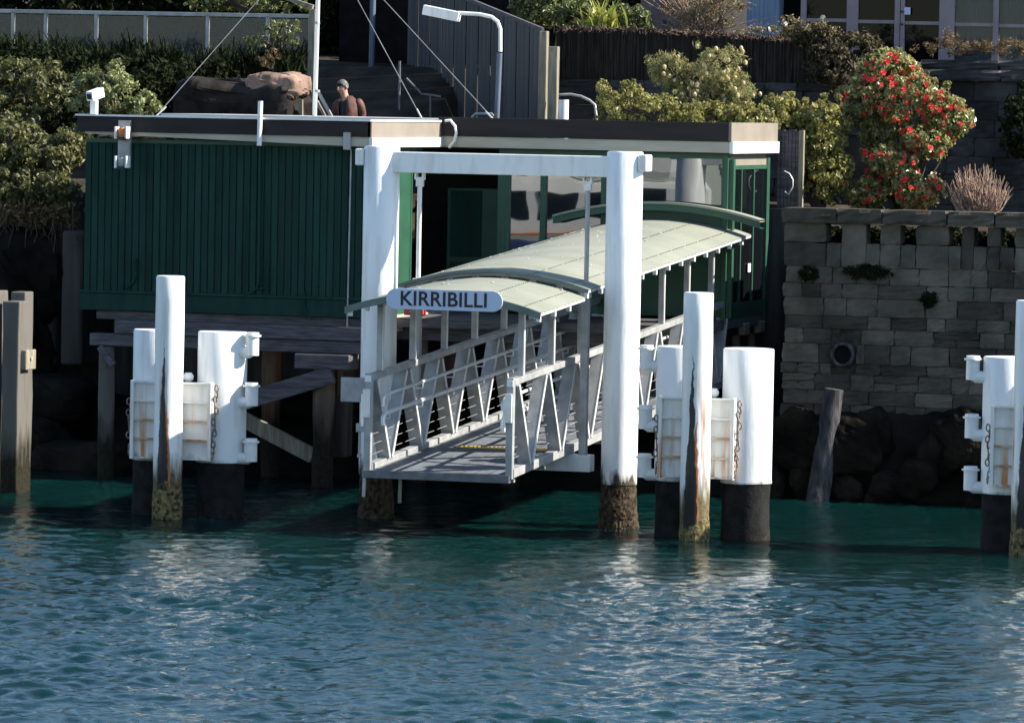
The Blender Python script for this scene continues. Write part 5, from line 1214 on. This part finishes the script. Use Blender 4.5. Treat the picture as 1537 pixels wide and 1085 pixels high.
    for i in range(n):
        u = math.pi*.60*i/(n-1)
        for j in range(24):
            t = 2*math.pi*j/24; r = 1.0+.03*math.sin(j*3.1+i); front = max(0, -math.sin(t)); uu = u*(1-.52*front)
            V.append(tuple(hp(.100*math.sin(uu)*math.cos(t)*r, .106*math.sin(uu)*math.sin(t)*r+.020, .118*math.cos(uu)*r+.022)))
    for i in range(n-1):
        for j in range(24): F.append((i*24+j, i*24+(j+1) % 24, (i+1)*24+(j+1) % 24, (i+1)*24+j))
    mesh_np('hair', V, F, 'hair', th, smooth=True)
    V0 = MB(); V0.path([hp(0, -.088, .03), hp(0, -.118, -.012), hp(0, -.105, -.02)], [.010, .016, .010], 8); V0.build('nose', 'skin', th)
    for s_ in (-1, 1):
        MB().lathe(hp(s_*.034, -.088, .025), [(.004, -.006), (.010, 0), (.004, .006)], 8).build('eye', 'black', th)
        MB().path([hp(s_*.094, .0, .03), hp(s_*.102, .012, .0), hp(s_*.092, .005, -.03)], [.010, .014, .008], 6).build('ear', 'skin', th)
    MB().path([hp(-.025, -.092, -.055), hp(0, -.099, -.055), hp(.025, -.092, -.055)], .006, 6).build('mouth', 'lips', th)
person()

# ================================================================== FERRY OUT OF FRAME (mirrored in the shelter glass)
def ferry():
    # moored off to the left of the camera's view; its cabin shows in the shelter panes
    g0 = A(830, 310, YR); d = (g0-CP).normalized(); rf = Vector((d.x, -d.y, d.z)); c = g0+rf*34
    L = Vector((rf.x, rf.y, 0)).normalized(); S = Vector((-L.y, L.x, 0))
    th = thing('ferry', 'white ferry with dark windows, seen only mirrored in the shelter glass', 'ferry', (c.x, c.y, 0))
    rotm = Matrix((S, L, Vector((0, 0, 1)))).transposed()
    def bx(p, s, m, name, bev=.05): return MB().box(Vector((c.x, c.y, 0))+rotm @ Vector(p), s, rotm).build(name, m, th, bev)
    V = []; F = []
    for (x, hw) in ((-6, 1.6), (-3, 2.0), (2, 2.0), (4.5, 1.3), (6, .1)):
        for (k, z) in ((.8, -.3), (.95, .9), (1.0, 2.6)):
            for s_ in (-1, 1): V.append(tuple(Vector((c.x, c.y, 0))+rotm @ Vector((x+(z*.25 if x > 4 else 0), s_*hw*k+2.0, z))))
    for i in range(4):
        for j in range(2):
            for s_ in (0, 1): a = i*6+j*2+s_; F.append((a, a+6, a+8, a+2))
        F.append((i*6+4, i*6+10, i*6+11, i*6+5))
    F.append((0, 1, 3, 2)); F.append((2, 3, 5, 4)); hull = mesh_np('hull', V, F, 'hull_white', th)
    bx((-.5, .02, 2.75), (9.5, .10, .34), 'hull_blue', 'blue_band'); bx((-.5, .0, 3.05), (9.5, .08, .05), 'orange', 'orange_line')
    bx((-.7, 2.0, 3.55), (8.5, 3.3, 1.5), 'hull_white', 'cabin', .25); bx((-.7, 2.0, 4.95), (7.2, 3.0, 1.1), 'hull_white', 'upper_cabin', .25); bx((-.7, 2.0, 5.56), (7.8, 3.4, .10), 'hull_white', 'roof')
    for k in range(7): bx((-4.1+k*1.05, .338, 3.75), (.8, .03, .62), 'glass_dark', 'cabin_window', .02)
    for k in range(6): bx((-3.5+k*1.05, .488, 5.0), (.85, .03, .55), 'glass_dark', 'cabin_window', .02)
ferry()
